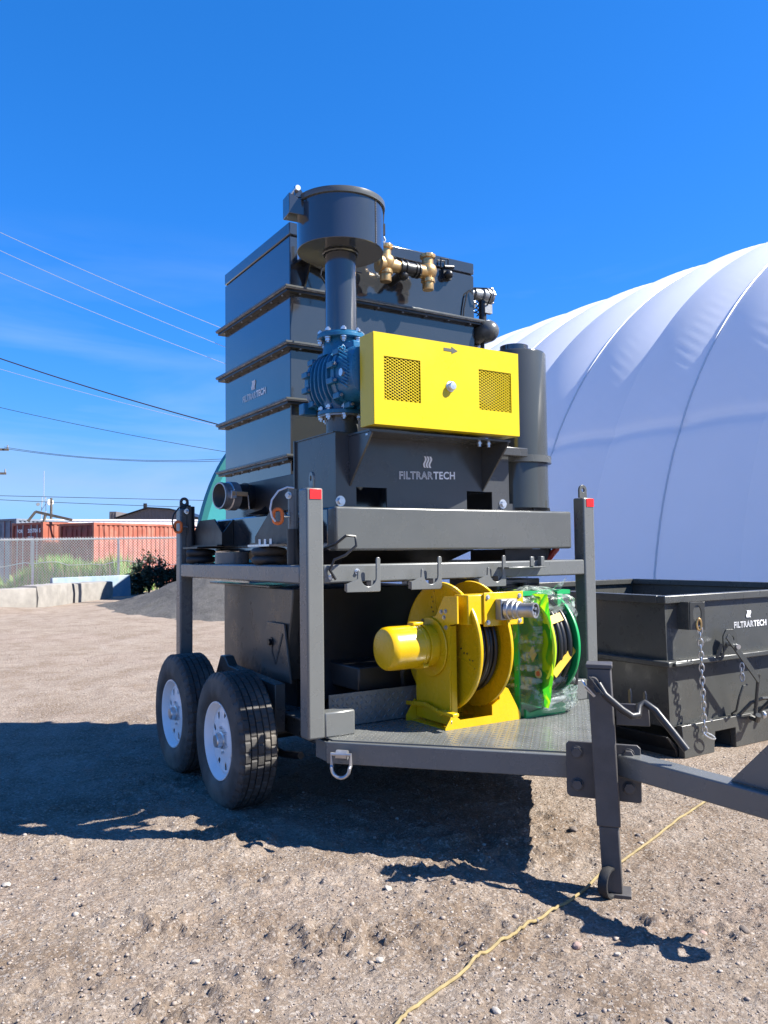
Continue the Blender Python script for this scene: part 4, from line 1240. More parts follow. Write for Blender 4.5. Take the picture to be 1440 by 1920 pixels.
# jack on the left tongue beam
JC = V(2.848, 2.672, 0); ju = unit(V(0.66, -0.751, 0)); jn = V(-ju[1], ju[0], 0)*-1
if jn[1] > 0: jn = -jn
lean = ju*0.035
def jpt(a, b, z): return JC+ju*a+jn*b+lean*((0.98-z)/0.98)+V(0,0,z)
def jbar(z0, z1, wu, wn, name, par, bev=0.006, off=(0, 0)):
    mb = MB(); vs = []
    for z in (z0, z1):
        for a, b in ((-1,-1),(1,-1),(1,1),(-1,1)): vs.append(jpt(a*wu/2+off[0], b*wn/2+off[1], z))
    f = [(0,3,2,1),(4,5,6,7),(0,1,5,4),(1,2,6,5),(2,3,7,6),(3,0,4,7)]
    mb.add(vs, f if np.dot(np.cross(ju, jn), (0,0,1)) > 0 else [q[::-1] for q in f])
    return mb.build(name, M_JACK, par, bevel=bev)
jack = jbar(0.25, 0.965, 0.106, 0.106, 'jack_leg', TR)
jbar(-0.045, 0.2495, 0.088, 0.088, 'drop_leg', jack)
jbar(0.9655, 0.985, 0.118, 0.118, 'jack_cap', jack, 0.003)
jbar(-0.066, -0.0455, 0.125, 0.11, 'foot_plate', jack, 0.003, (0.018, 0))
# mounting plate with two visible wings and four bolts
mb = MB()
pl = [(-0.165, 0.36), (-0.15, 0.345), (0.165, 0.335), (0.175, 0.345), (0.175, 0.585), (0.16, 0.60), (-0.15, 0.605), (-0.165, 0.59)]
mb.prism(pl, JC-jn*0.0540+V(0,0,0), ju, (0,0,1), -jn*0.014)
plate = mb.build('mount_plate', M_JACK, jack, bevel=0.003)
mb = MB()
for a in (-0.115, 0.12):
    for z in (0.405, 0.555): mb.cyl(JC-jn*0.0540+ju*a+V(0,0,z), JC-jn*0.0540+jn*0.022+ju*a+V(0,0,z), 0.025, n=6); mb.cyl(JC-jn*0.0540+ju*a+V(0,0,z), JC-jn*0.0540+jn*0.004+ju*a+V(0,0,z), 0.03, n=16)
mb.build('bolt', M_JACK, jack, bevel=0.002)
jbar(0.70, 0.80, 0.15, 0.012, 'handle_bracket', jack, 0.004, (0.134, -0.01))
mb = MB()
for a, b in ((0.125, -0.03), (0.19, 0.02)):
    c = jpt(a, b, 0.80); mb.prism([(-0.018, 0), (0.018, 0), (0.018, 0.05), (0.006, 0.066), (-0.018, 0.055)], c, jn*0.8+ju*0.3, (0,0,1), ju*0.006)
mb.build('handle_clip', M_JACK, jack)
# folded crank handle
mb = MB()
mb.tube([jpt(-0.005, 0.11, 0.905), jpt(0.02, 0.125, 0.86), jpt(0.09, 0.115, 0.795), jpt(0.13, 0.10, 0.765), jpt(0.16, 0.075, 0.765), jpt(0.165, 0.045, 0.80), jpt(0.19, 0.03, 0.815), jpt(0.235, 0.05, 0.785), jpt(0.30, 0.07, 0.70), jpt(0.355, 0.085, 0.625)], 0.0165, 12)
mb.build('crank_handle', M_HANDLE, jack)
mb = MB(); c = jpt(-0.03, 0.0576, 0.905)
mb.cyl(c, c+jn*0.05, 0.026, n=16); mb.build('crank_shaft', M_JACK, jack)
mb = MB(); mb.bar(jpt(-0.045, 0.115, 0.935), jpt(0.015, 0.13, 0.86), 0.008, 0.05, tuple(jn)); mb.bar(jpt(-0.03, 0.085, 0.915), jpt(0.0, 0.10, 0.87), 0.03, 0.03, tuple(jn))
mb.cyl(jpt(-0.035, 0.09, 0.915), jpt(-0.04, 0.145, 0.915), 0.014, n=12)
mb.build('crank_knuckle', M_HANDLE, jack)
mb = MB(); mb.tube([jpt(-0.075, 0.12, 0.92), jpt(-0.06, 0.14, 0.90), jpt(-0.02, 0.14, 0.855), jpt(-0.025, 0.13, 0.85), jpt(-0.065, 0.13, 0.89)], 0.004, 6)
mb.build('hair_pin', M_ZINC, jack)
# curved deflector at the foot
mb = MB(); c = jpt(-0.015, 0.052, 0.005)
mb.lathe([(0.050, -0.012), (0.056, -0.022), (0.066, -0.022), (0.072, 0), (0.066, 0.022), (0.056, 0.022), (0.050, 0.012), (0.050, -0.012)], c, ju*0.9+jn*0.43, 28)
mb.build('foot_roller', M_RUB, jack)

# wheels
def wheel_parts(cx, cy, cz, r, wd, side, par):
    """side -1: outer face towards -X"""
    w0 = thing('wheel_tmp', (cx, cy, cz), '', '')
    bpy.data.objects.remove(w0)
    o = V(cx, cy, cz)
    hw = wd/2
    # tyre profile: from outer bead over the tread to inner bead (h along axis)
    n = 240
    tr = r
    prof = [(0.232, -hw+0.030), (0.240, -hw+0.012), (0.262, -hw+0.002), (0.30, -hw-0.004), (0.335, -hw+0.002), (0.355, -hw+0.004), (0.375, -hw+0.006),
            (tr-0.026, -hw+0.010), (tr-0.012, -hw+0.017), (tr-0.004, -hw+0.026)]
    tread_h = [-hw+0.058]
    ribs = [(-0.096, -0.066), (-0.057, -0.026), (-0.017, 0.017), (0.026, 0.057), (0.066, 0.096)]
    p2 = list(prof)
    k_sh = (7, 8, 9)
    for a, b in ribs:
        p2 += [(tr-0.016, a-0.002), (tr, a), (tr, b), (tr-0.016, b+0.002)]
    p2 += [(tr-0.004, hw-0.026), (tr-0.012, hw-0.017), (tr-0.026, hw-0.010), (0.375, hw-0.006), (0.335, hw-0.002), (0.30, hw+0.004), (0.262, hw-0.002), (0.240, hw-0.012), (0.232, hw-0.03)]
    nb = len(prof); ntr = nb+20
    def rf(j, i, rr_):
        if (j in (7, 8, 9) or j in (ntr, ntr+1, ntr+2)) and i % 6 in (0, 1): return rr_-0.010
        if nb <= j < ntr and (j-nb) % 4 in (1, 2):
            q = (j-nb)//4
            if (i+q*2) % 6 == 0: return rr_-0.006
        return rr_
    tyre = MB().lathe(p2, o, (-side, 0, 0), n, rf)
    tyre = tyre.build('tyre', M_TREAD, par, origin=tuple(o), smooth=28)
    # rim: white dished steel with triangular hand holes
    mb = MB()
    mb.lathe([(0.236, -hw+0.018), (0.236, -hw+0.010), (0.229, -hw+0.010), (0.222, -hw+0.020), (0.214, -hw+0.040), (0.210, -hw+0.055), (0.205, -hw+0.062), (0.205, -hw+0.075)], o, (-side, 0, 0), 64)
    mb.lathe([(0.205, -hw+0.075), (0.205, hw-0.05), (0.236, hw-0.015)], o, (-side, 0, 0), 48)
    rim = mb.build('rim', M_WHITE, par, origin=tuple(o))
    mb = MB(); u, v, ax = basis((-side, 0, 0)); NS = 9
    rows = [(0.205, -hw+0.063, None), (0.186, -hw+0.060, None), (0.180, -hw+0.058, (0.36, 0.64)), (0.150, -hw+0.056, (0.30, 0.60)), (0.135, -hw+0.056, (0.33, 0.45)), (0.128, -hw+0.056, None), (0.100, -hw+0.058, None), (0.085, -hw+0.052, None), (0.052, -hw+0.052, None)]
    vs = []; fs = []
    per = 6
    for ri, (rd, h, sl) in enumerate(rows):
        a, b = sl if sl else (0.35, 0.60)
        if ri == 0 or ri == 1: a, b = 0.36, 0.64
        for s_ in range(NS):
            for f in (0.0, a*0.5, a, b, b+(1-b)*0.33, b+(1-b)*0.66):
                t = 2*math.pi*(s_+f)/NS
                vs.append(o+ax*h+rd*(math.cos(t)*u+math.sin(t)*v))
    m = NS*per
    for ri in range(len(rows)-1):
        for i in range(m):
            if i % per == 2 and rows[ri][2] and rows[ri+1][2]: continue
            k = (i+1) % m
            fs.append((ri*m+i, ri*m+k, (ri+1)*m+k, (ri+1)*m+i))
    mb.add(vs, fs); disc = mb.build('disc', M_WHITE, par, origin=tuple(o), smooth=30)
    sm = disc.modifiers.new('solid', 'SOLIDIFY'); sm.thickness = 0.006
    MB().cyl(o-ax*0+ax*(-hw+0.10), o+ax*(-hw+0.085), 0.19, n=24).build('brake_drum', M_BLK, par, origin=tuple(o))
    mb = MB().lathe([(0.0, -hw-0.004), (0.036, -hw-0.004), (0.041, -hw+0.002), (0.043, -hw+0.03), (0.052, -hw+0.034), (0.054, -hw+0.056)], o, ax, 28)
    mb.build('hub_cap', M_ZINC, par, origin=tuple(o))
    mb = MB()
    for i in range(6):
        t = 2*math.pi*(i+0.3)/6
        c = o+0.075*(math.cos(t)*u+math.sin(t)*v)+ax*(-hw+0.054)
        mb.cyl(c, c-ax*0.022, 0.011, 0.009, n=6)
    split_pieces(mb.build('lug_nut', M_ZINC, par, origin=tuple(o)))
WR, WW = 0.412, 0.250
def make_wheel(cx, cy, cz, side):
    w_ = bpy.data.objects.new('wheel', None); COL.objects.link(w_); w_.parent = TR
    w_.location = V(cx, cy, cz)-ORG[TR.name]; ORG[w_.name] = V(cx, cy, cz)
    wheel_parts(cx, cy, cz, WR, WW, -side, w_)
    return w_
wl = make_wheel(1.876, 4.765, 0.374, 1)
clone_tree(wl, TR, tuple(V(1.876, 5.675, 0.392)-ORG[TR.name]))
for yc in (4.78, 5.69):
    c = clone_tree(wl, TR, tuple(V(4.068, yc, 0.376)-ORG[TR.name])); c.rotation_euler = (0, 0, math.pi)
for yc in (4.78, 5.69):
    MB().cyl((2.0, yc, 0.372), (3.94, yc, 0.372), 0.04, n=12).build('axle', M_BLK, TR)
mb = MB(); mb.tube([(2.10, 4.3, 0.33), (2.10, 4.55, 0.29), (2.10, 4.78, 0.30), (2.10, 5.0, 0.29), (2.10, 5.235, 0.36), (2.10, 5.5, 0.29), (2.10, 5.69, 0.30), (2.10, 5.9, 0.29), (2.10, 6.03, 0.36)], 0.022, 6)
mb.build('leaf_spring', M_BLK, TR)
# air springs, pads and lock pins on the side rails
def airspring(x, y_):
    prof = [(0.07, 0.0)]
    for k in range(2):
        for a in np.linspace(-math.pi/2, math.pi/2, 9): prof.append((0.083+0.024*math.cos(a), 0.026+k*0.050+0.024*math.sin(a)))
    prof.append((0.05, 0.105))
    n = 72
    mb = MB().lathe(prof, (x, y_, 1.4495), (0,0,1), n, lambda j, i, r: r-(0.0025 if i % 2 else 0))
    return mb.build('air_spring', M_RUB, TR, smooth=40)
def lockset(x, y_, sgn, first):
    t = MB().cyl((x, y_, 1.55), (x, y_, 1.875), 0.030, n=18).build('lock_tube', M_FRAME if first else M_BLK, TR)
    MB().cyl((x, y_, 1.449), (x, y_, 1.649), 0.037, n=18).build('tube_socket', M_BLK, t)
    MB().bolt((x-0.032, y_-0.012, 1.838), (-0.85, -0.5, 0), 0.014, 0.016).build('bolt', M_ZINC, t)
    # lanyard with orange grip pin
    px_, py_, pz_ = x-0.10, y_-0.012, 1.72
    pts = [(x-0.01, y_-0.03, 1.878), (x-0.05, y_-0.03, 1.882), (x-0.10, y_-0.02, 1.86), (x-0.135, y_-0.01, 1.81), (x-0.145, y_-0.01, 1.76), (x-0.135, y_-0.01, 1.715), (x-0.115, y_-0.012, 1.690)]
    MB().tube(pts, 0.0055, 8).build('lanyard', M_WCABLE if first else M_HOSE, t)
    mb = MB(); rg = []
    for a in np.linspace(0, 2*math.pi, 25)[:-1]:
        rg.append((px_+0.021*math.cos(a), py_-0.012*math.cos(a), pz_+0.016*(1 if math.sin(a) > 0 else -1)*(abs(math.sin(a)) > 0.01)+0.024*math.sin(a)))
    mb.tube(rg, 0.0105, 8, closed=True); mb.build('pin_grip', M_ORANGE, t)
    MB().cyl((px_+0.03, py_, pz_), (x+0.06, y_, pz_), 0.0065, n=8).build('lock_pin', M_ZINC, t)
lockset(1.965, 4.10, 1, True)
lockset(1.975, 5.90, 1, False)
lockset(4.02, 5.55, 1, False)
lockset(3.86, 4.08, 1, False)
airspring(1.985, 4.48); airspring(1.985, 5.70); airspring(3.96, 4.48); airspring(3.96, 5.70)
MB().cyl((2.03, 5.20, 1.4495), (2.03, 5.20, 1.525), 0.115, n=32).build('support_pad', M_FRAME, TR)
MB().cyl((3.50, 4.1, 1.4495), (3.50, 4.1, 1.5225), 0.02, n=12).build('support_stud', M_STEEL, TR)
MB().box((1.905, 4.30, 1.556), (2.10, 4.62, 1.568)).build('spring_plate', M_ZINC, TR)
mb = MB()
for yc in (4.34, 4.42, 4.50): mb.cyl((1.935, yc, 1.568), (1.935, yc, 1.60), 0.010, n=8)
mb.build('plate_stud', M_ZINC, TR)
MB().box((1.905, 5.55, 1.556), (2.10, 5.87, 1.568)).build('spring_plate', M_BLK, TR)

# ------------------------------------------------------------------ dust drawer below the tower
db = thing('dust_hopper_bin', (2.85, 5.2, 0.53), 'dark grey steel dust bin standing on the trailer floor under the tower', 'steel bin')
mb = MB(); mb.prism([(4.72, 0.70), (5.80, 0.70), (5.80, 1.288), (4.60, 1.288), (4.62, 1.15), (4.67, 0.98)], (2.2, 0, 0), (0,1,0), (0,0,1), (0.95, 0, 0))
mb.build('bin_body', M_BIN, db, bevel=0.008)
mb = MB(); mb.box((2.15, 4.85, 1.2895), (2.24, 5.98, 1.304)); mb.build('lip', M_CH, db, bevel=0.003)
mb = MB(); mb.prism([(4.40, 0.62), (4.56, 0.62), (4.66, 0.98), (4.61, 1.15), (4.59, 1.288), (4.45, 1.288), (4.5, 1.0)], (2.26, 0, 0), (0,1,0), (0,0,1), (0.86, 0, 0))
mb.build('curved_front', M_BLK, db)  # coloured black to paint in the shade below the machine base
mb = MB(); mb.box((2.38, 4.10, 0.70), (3.12, 4.60, 0.84)); mb.build('tray', M_BLK, db, bevel=0.01)  # black here also stands in for shade under the tower
MB().box((2.28, 4.72, 0.531), (3.1, 5.78, 0.699)).build('bin_base', M_BLK, db)
# trunnion plate with V slot
mb = MB(); mb.prism([(4.60, 0.70), (5.08, 0.70), (4.96, 1.065), (4.69, 1.065)], (2.178, 0, 0), (0,1,0), (0,0,1), (0.014, 0, 0))
vp = mb.build('slot_plate', M_BIN, db, bevel=0.003)
mb = MB(); mb.bar((2.1765, 4.71, 1.0), (2.1765, 4.82, 0.80), 0.016, 0.003, (1,0,0)); mb.bar((2.1765, 4.82, 0.80), (2.1765, 4.875, 0.87), 0.016, 0.003, (1,0,0)); mb.bar((2.1765, 4.875, 0.87), (2.1765, 4.87, 0.91), 0.016, 0.003, (1,0,0))
mb.build('v_slot', M_RUB, vp)
mb = MB(); mb.bolt((2.177, 4.885, 0.935), (-1, 0, 0), 0.022, 0.02); mb.build('slot_bolt', M_BLK, vp)

tb = thing('control_box', (3.72, 4.3, 0.53), 'black control cabinet on the deck behind the green reel', 'cabinet')
MB().box((3.42, 4.08, 0.536), (3.80, 4.6, 1.325)).build('cabinet_body', M_CH, tb, bevel=0.008)
MB().box((3.45, 4.068, 0.60), (3.77, 4.0795, 1.29)).build('door', M_BLK, tb, bevel=0.004)
MB().cyl((3.62, 4.04, 1.255), (3.62, 4.04, 1.30), 0.028, n=16).build('knob', M_BLK, tb)

# ------------------------------------------------------------------ filter machine
FM = thing('filter_machine', (2.98, 4.9, 1.52), 'tall dark grey industrial vacuum filter machine mounted on the trailer frame', 'machine')
bf = MB().box((2.10, 3.85, 1.523), (3.88, 3.95, 1.768)).build('base_beam', M_CH, FM, bevel=0.014, seg=3)
MB().box((2.105, 3.951, 1.527), (2.20, 5.999, 1.765)).build('base_beam', M_CHT, FM, bevel=0.010)
MB().box((3.78, 3.951, 1.527), (3.875, 5.999, 1.765)).build('base_beam', M_CH, FM, bevel=0.010)
MB().box((2.10, 6.0, 1.523), (3.88, 6.10, 1.768)).build('base_beam', M_CH, FM, bevel=0.010)
# outrigger brackets over the air springs
def bracket(y0, y1):
    mb = MB(); c = (y1-0.18, y0+0.12)
    mb.prism([(y0, 1.57), (y1, 1.57), (y1, 1.62), (y1-0.22, 1.762), (y0+0.16, 1.762), (y0, 1.66)], (1.995, 0, 0), (0,1,0), (0,0,1), (0.012, 0, 0))
    for yy_ in (y0+0.06, (y0+y1)/2, y1-0.06):
        mb.prism([(0, 1.57), (0.095, 1.57), (0.095, 1.76), (0.0, 1.64)], (2.008, yy_, 0), (1,0,0), (0,0,1), (0, 0.012, 0))
    mb.box((1.96, y0, 1.5695), (2.104, y1, 1.58))
    return mb.build('outrigger', M_BLK, FM)
bracket(4.14, 4.72); bracket(5.30, 5.98)
# funnel below the base
mb = MB()
vs = [(2.3, 4.1, 1.523), (3.25, 4.1, 1.523), (3.6, 5.7, 1.523), (2.3, 5.7, 1.523), (2.5, 4.62, 1.31), (3.05, 4.62, 1.31), (3.3, 5.5, 1.31), (2.5, 5.5, 1.31)]
mb.add(vs, [(0,1,5,4),(1,2,6,5),(2,3,7,6),(3,0,4,7),(3,2,1,0),(4,5,6,7)]); mb.build('outlet_funnel', M_BLK, FM)
# filter tower
TX0, TX1, TY0, TY1, TZT = 2.22, 3.74, 4.66, 5.82, 3.673
FZ = [3.229, 2.866, 2.499, 2.136]
zs = [1.77, 2.136, 2.499, 2.866, 3.229, 3.578]
tower = MB().box((TX0, TY0, 1.769), (TX1, TY1, 3.578)).build('tower_casing', M_CHT, FM, bevel=0.006)
MB().box((TX0-0.002, TY0-0.002, 3.588), (TX1+0.002, TY1+0.002, TZT)).build('lid', M_CHT, tower, bevel=0.007)
MB().box((TX0+0.012, TY0+0.012, 3.5785), (TX1-0.012, TY1-0.012, 3.5875)).build('lid_gasket', M_BLK, tower)
pr = 0.057
def ringbox(mb, z0, z1, p):
    mb.box((TX0-p, TY0-p, z0), (TX1+p, TY0-0.0005, z1)); mb.box((TX0-p, TY1+0.0005, z0), (TX1+p, TY1+p, z1))
    mb.box((TX0-p, TY0, z0), (TX0-0.0005, TY1, z1)); mb.box((TX1+0.0005, TY0, z0), (TX1+p, TY1, z1))
for z in FZ:
    mb = MB(); ringbox(mb, z-0.006, z+0.008, pr); fl = mb.build('flange', M_CH, tower, bevel=0.002)
    mb = MB(); ringbox(mb, z-0.030, z-0.012, pr-0.016); mb.build('flange_angle', M_BLK, fl)
    mb = MB(); ringbox(mb, z-0.0118, z-0.0062, pr-0.005); mb.build('gasket', M_SEAL, fl)
    mb = MB()
    for i in range(7):
        yy_ = TY0+0.06+i*(TY1-TY0-0.12)/6; mb.cyl((TX0-0.026, yy_, z-0.037), (TX0-0.026, yy_, z-0.030), 0.007, n=6)
    for i in range(8):
        xx = TX0+0.06+i*(TX1-TX0-0.12)/7; mb.cyl((xx, TY0-0.026, z-0.037), (xx, TY0-0.026, z-0.030), 0.007, n=6)
    mb.build('flange_bolts', M_STEEL, fl, kind='stuff', smooth=0)
lettering('lettering', [('FILTRAR', True), ('TECH', False)], (TX0, 5.46, 2.613), (0,-1,0), (0,0,1), M_PRINT, FM, 0.41)
flame('emblem', (TX0, 5.26, 2.675), (0,-1,0), (0,0,1), 0.06, 0.065, M_PRINT, FM)
# lid latches
def latch(x, y_, z):
    mb = MB(); mb.box((x-0.035, y_-0.03, z-0.10), (x+0.035, y_-0.001, z-0.02)); mb.sphere((x, y_-0.045, z-0.07), 0.032, 12, 8); mb.cyl((x-0.03, y_-0.03, z-0.015), (x+0.05, y_-0.035, z-0.005), 0.014, n=8)
    l = mb.build('latch', M_BLK, FM)
    MB().tube([(x-0.055, y_-0.02, z-0.02), (x-0.055, y_-0.025, z+0.045), (x+0.01, y_-0.025, z+0.05), (x+0.012, y_-0.02, z-0.01)], 0.006, 6).build('latch_loop', M_BLK, l)
latch(3.475, TY0, 3.60)
mb = MB(); mb.box((TX0+0.04, TY0-0.10, 3.40), (TX0+0.26, TY0-0.001, 3.412)); mb.prism([(0, 0), (0.10, 0), (0.0, -0.16)], (TX0+0.10, TY0-0.001, 3.399), (0,-1,0), (0,0,1), (0.01, 0, 0)); mb.build('probe_bracket', M_BLK, FM)
MB().cyl((TX0+0.07, TY0-0.05, 3.465), (TX0+0.30, TY0-0.055, 3.40), 0.042, 0.05, n=18).build('sensor_body', M_CAST, FM)
MB().cyl((TX0+0.045, TY0-0.05, 3.41), (TX0+0.045, TY0-0.05, 3.53), 0.014, n=10).build('sensor_valve', M_ZINC, FM)
# relief valve manifold in brass
def valve(x):
    o_ = (x, 4.50, 3.47)
    mb = MB()
    mb.lathe([(0.0, -0.135), (0.038, -0.135), (0.040, -0.128), (0.040, -0.085), (0.047, -0.08), (0.047, -0.055), (0.041, -0.05), (0.056, -0.032), (0.066, 0.0), (0.056, 0.032), (0.040, 0.045), (0.040, 0.085), (0.052, 0.09), (0.054, 0.112), (0.045, 0.118), (0.0, 0.12)], o_, (0,0,1), 24,
             lambda j, i, r: r)
    v_ = mb.build('relief_valve', M_BRASS, FM)
    MB().cyl((x, 4.50, 3.562), (x, 4.50, 3.586), 0.056, n=8).build('valve_cap', M_BRASS, v_, bevel=0.004)
    MB().cyl((x, 4.50, 3.385), (x, 4.50, 3.41), 0.050, n=6).build('valve_nut', M_BRASS, v_, bevel=0.003)
    return v_
valve(3.205); valve(2.855)
mb = MB(); mb.cyl((2.80, 4.50, 3.452), (2.93, 4.50, 3.4545), 0.060, 0.044, n=20); mb.cyl((2.93, 4.50, 3.4545), (3.13, 4.50, 3.458), 0.043, n=20); mb.cyl((3.13, 4.50, 3.458), (3.22, 4.50, 3.46), 0.044, 0.060, n=20); mb.build('manifold_pipe', M_BRASS, FM)
mb = MB(); mb.cyl((2.965, 4.50, 3.4551), (3.115, 4.50, 3.458), 0.046, n=20)
for xx in (2.962, 3.005, 3.085, 3.112): mb.cyl((xx, 4.50, 3.456), (xx+0.012, 4.50, 3.456), 0.053, n=20)
mb.build('coupling', M_BLK, FM)
mb = MB(); mb.cyl((3.0, 4.50, 3.42), (3.0, 4.66, 3.40), 0.03, n=12); mb.sphere((3.0, 4.50, 3.405), 0.036, 12, 8); mb.build('manifold_outlet', M_BLK, FM)
MB().tube([(2.42, 4.55, 3.56), (2.40, 4.54, 3.40), (2.37, 4.52, 3.30), (2.40, 4.5, 3.24)], 0.006, 6).build('cable', M_HOSE, FM)
MB().tube([(2.39, 4.53, 3.36), (2.43, 4.50, 3.39), (2.50, 4.42, 3.33), (2.55, 4.3, 3.28)], 0.005, 6).build('cable', M_HOSE, FM)
# air tank, pulse valves on the right wall
tk = MB()
tk.cyl((3.845, 4.63, 3.165), (3.845, 5.65, 3.165), 0.083, n=24, cap=False); tk.sphere((3.845, 4.63, 3.165), 0.083, 24, 14); tk.sphere((3.845, 5.65, 3.165), 0.083, 24, 14)
tank = tk.build('air_tank', M_CH, FM)
mb = MB()
for yy_ in (4.74, 5.5): mb.box((3.742, yy_, 3.06), (3.86, yy_+0.04, 3.0805)); mb.box((3.742, yy_-0.02, 3.04), (3.752, yy_+0.06, 3.12))
mb.build('tank_bracket', M_ZINC, tank)
MB().cyl((3.845, 4.70, 3.085), (3.845, 4.70, 2.99), 0.016, n=10).build('drain_valve', M_BLK, tank)
for k, yy_ in enumerate((4.74, 4.98, 5.22, 5.46)):
    mb = MB(); mb.cyl((3.741, yy_, 3.475), (3.82, yy_, 3.475), 0.030, n=14); mb.cyl((3.80, yy_, 3.475), (3.86, yy_, 3.475), 0.046, n=16); mb.lathe([(0.03, 0), (0.055, 0.012), (0.064, 0.05), (0.060, 0.075), (0.068, 0.08), (0.068, 0.095), (0.04, 0.115), (0.0, 0.118)], (3.865, yy_, 3.475), (1,0,0), 20)
    pv = mb.build('pulse_valve', M_CAST, FM)
    mb = MB()
    for i in range(6):
        a = i*math.pi/3; mb.cyl((3.945, yy_+0.064*math.cos(a), 3.475+0.064*math.sin(a)), (3.965, yy_+0.064*math.cos(a), 3.475+0.064*math.sin(a)), 0.009, n=6)
    mb.build('cover_bolt', M_ZINC, pv)
    MB().cyl((3.885, yy_, 3.43), (3.885, yy_, 3.24), 0.030, n=12).build('riser_hose', M_BLK, pv)
    MB().box((3.875, yy_-0.045, 3.33), (3.945, yy_-0.01, 3.40)).build('solenoid', M_CAST, pv)
    MB().tube([(3.80+0.016*math.cos(t*1.0), yy_-0.03+0.016*math.sin(t*1.0), 3.44-0.012*t/2.2) for t in np.linspace(0, 26, 60)], 0.005, 5).build('spring_coil', M_BLK, pv)
MB().tube([(3.90, 4.70, 3.39), (3.86, 4.60, 3.44), (3.80, 4.58, 3.47), (3.72, 4.63, 3.475), (3.66, 4.64, 3.43), (3.63, 4.645, 3.30), (3.625, 4.645, 3.24)], 0.006, 6).build('cable', M_HOSE, FM)
# blower base box with notched front
hx0, hx1, hy, hb, hz0, hz1 = 2.13, 3.385, 3.90, 4.40, 1.769, 2.185
mb = MB()
front = [(hx0, hz0), (2.261, hz0), (2.261, 1.882), (2.464, 1.882), (2.464, hz0), (3.045, hz0), (3.045, 1.882), (3.246, 1.882), (3.246, hz0), (hx1, hz0), (hx1, hz1), (hx0, hz1)]
mb.prism(front, (0, hy, 0), (1,0,0), (0,0,1), (0, 0.012, 0))
bb = mb.build('blower_base', M_HOP, FM, smooth=0)
mb = MB()
mb.box((hx0, hy+0.0125, hz0), (hx0+0.010, hb, hz1)); mb.box((hx1-0.010, hy+0.0125, hz0+0.13), (hx1, hb, hz1)); mb.box((hx1-0.010, hy+0.15, hz0), (hx1, hb, hz0+0.129))
mb.box((hx0+0.011, hy+0.0125, hz1-0.010), (hx1-0.011, hb, hz1))
mb.build('base_side', M_HOP, bb)
MB().box((hx0-0.012, hb-0.001, hz0), (hx0+0.02, hb+0.012, hz1+0.01)).build('edge_strip', M_HOP, bb)
MB().box((hx0-0.008, hy+0.013, hz1+0.0005), (hx1, hb+0.012, hz1+0.006)).build('top_plate', M_HOP, bb)
mb = MB(); mb.bolt((2.158, hy, 1.80), (0, -1, 0), 0.020, 0.016); mb.bolt((3.33, hy, 1.808), (0, -1, 0), 0.020, 0.016)
mb.build('base_bolt', M_ZINC, bb)
MB().box((3.386, 3.93, hz0), (3.46, 4.0, hz0+0.045)).build('foot_block', M_HOP, bb)
for xx in (2.214, 3.166):
    mb = MB(); mb.prism([(hy-0.0005, 1.885), (hy-0.0005, 2.164), (3.655, 2.164), (3.65, 2.15)], (xx, 0, 0), (0,1,0), (0,0,1), (0.012, 0, 0))
    mb.build('gusset', M_HOP, bb, bevel=0.002)
mb = MB(); mb.box((2.21, 3.665, 2.1645), (3.20, 3.899, 2.176)); mb.build('guard_shelf', M_HOP, bb)
mb = MB(); mb.box((3.20, 3.80, 2.105), (3.462, 3.86, 2.160)); mb.build('motor_rail', M_HOP, bb, bevel=0.005)
mb = MB()
for q in range(14): mb.sphere((2.2265+0.003*(q % 2), hy-0.004, 1.90+q*0.019), 0.007, 6, 4)
mb.build('weld_bead', M_HOP, bb)
lettering('lettering', [('FILTRAR', True), ('TECH', False)], (2.55, hy, 1.938), (1, 0, 0.035), (0,0,1), M_PRINT, FM, 0.405)
flame('emblem', (2.752, hy, 2.012), (1,0,0), (0,0,1), 0.058, 0.068, M_PRINT, FM)
# yellow belt guard
gx0, gx1, gy0, gy1, gz0, gz1 = 2.203, 3.217, 3.60, 3.745, 2.193, 2.690
guard = bpy.data.objects.new('belt_guard', None); COL.objects.link(guard); guard.parent = FM
guard.location = V(2.71, 3.67, 2.19)-ORG[FM.name]; ORG[guard.name] = V(2.71, 3.67, 2.19)
mb = MB(); h1 = (2.266, 2.504); h2 = (2.914, 3.158); hz = (2.329, 2.565)
xs_ = [gx0, h1[0], h1[1], h2[0], h2[1], gx1]; zs_ = [gz0, hz[0], hz[1], gz1]
vs = []; fs = []
for yv in (gy0, gy0+0.004):
    for z in zs_:
        for x in xs_: vs.append((x, yv, z))
def gi(l, j, i): return l*24+j*6+i
for j in range(3):
    for i in range(5):
        if j == 1 and i in (1, 3):
            for (a, b) in (((j, i), (j, i+1)), ((j, i+1), (j+1, i+1)), ((j+1, i+1), (j+1, i)), ((j+1, i), (j, i))):
                fs.append((gi(0, *a), gi(1, *a), gi(1, *b), gi(0, *b)))
            continue
        fs.append((gi(0, j, i), gi(0, j, i+1), gi(0, j+1, i+1), gi(0, j+1, i)))
        fs.append((gi(1, j, i), gi(1, j+1, i), gi(1, j+1, i+1), gi(1, j, i+1)))
mb.add(vs, fs)
mb.build('front_panel', M_YG, guard, smooth=0)
mb = MB()
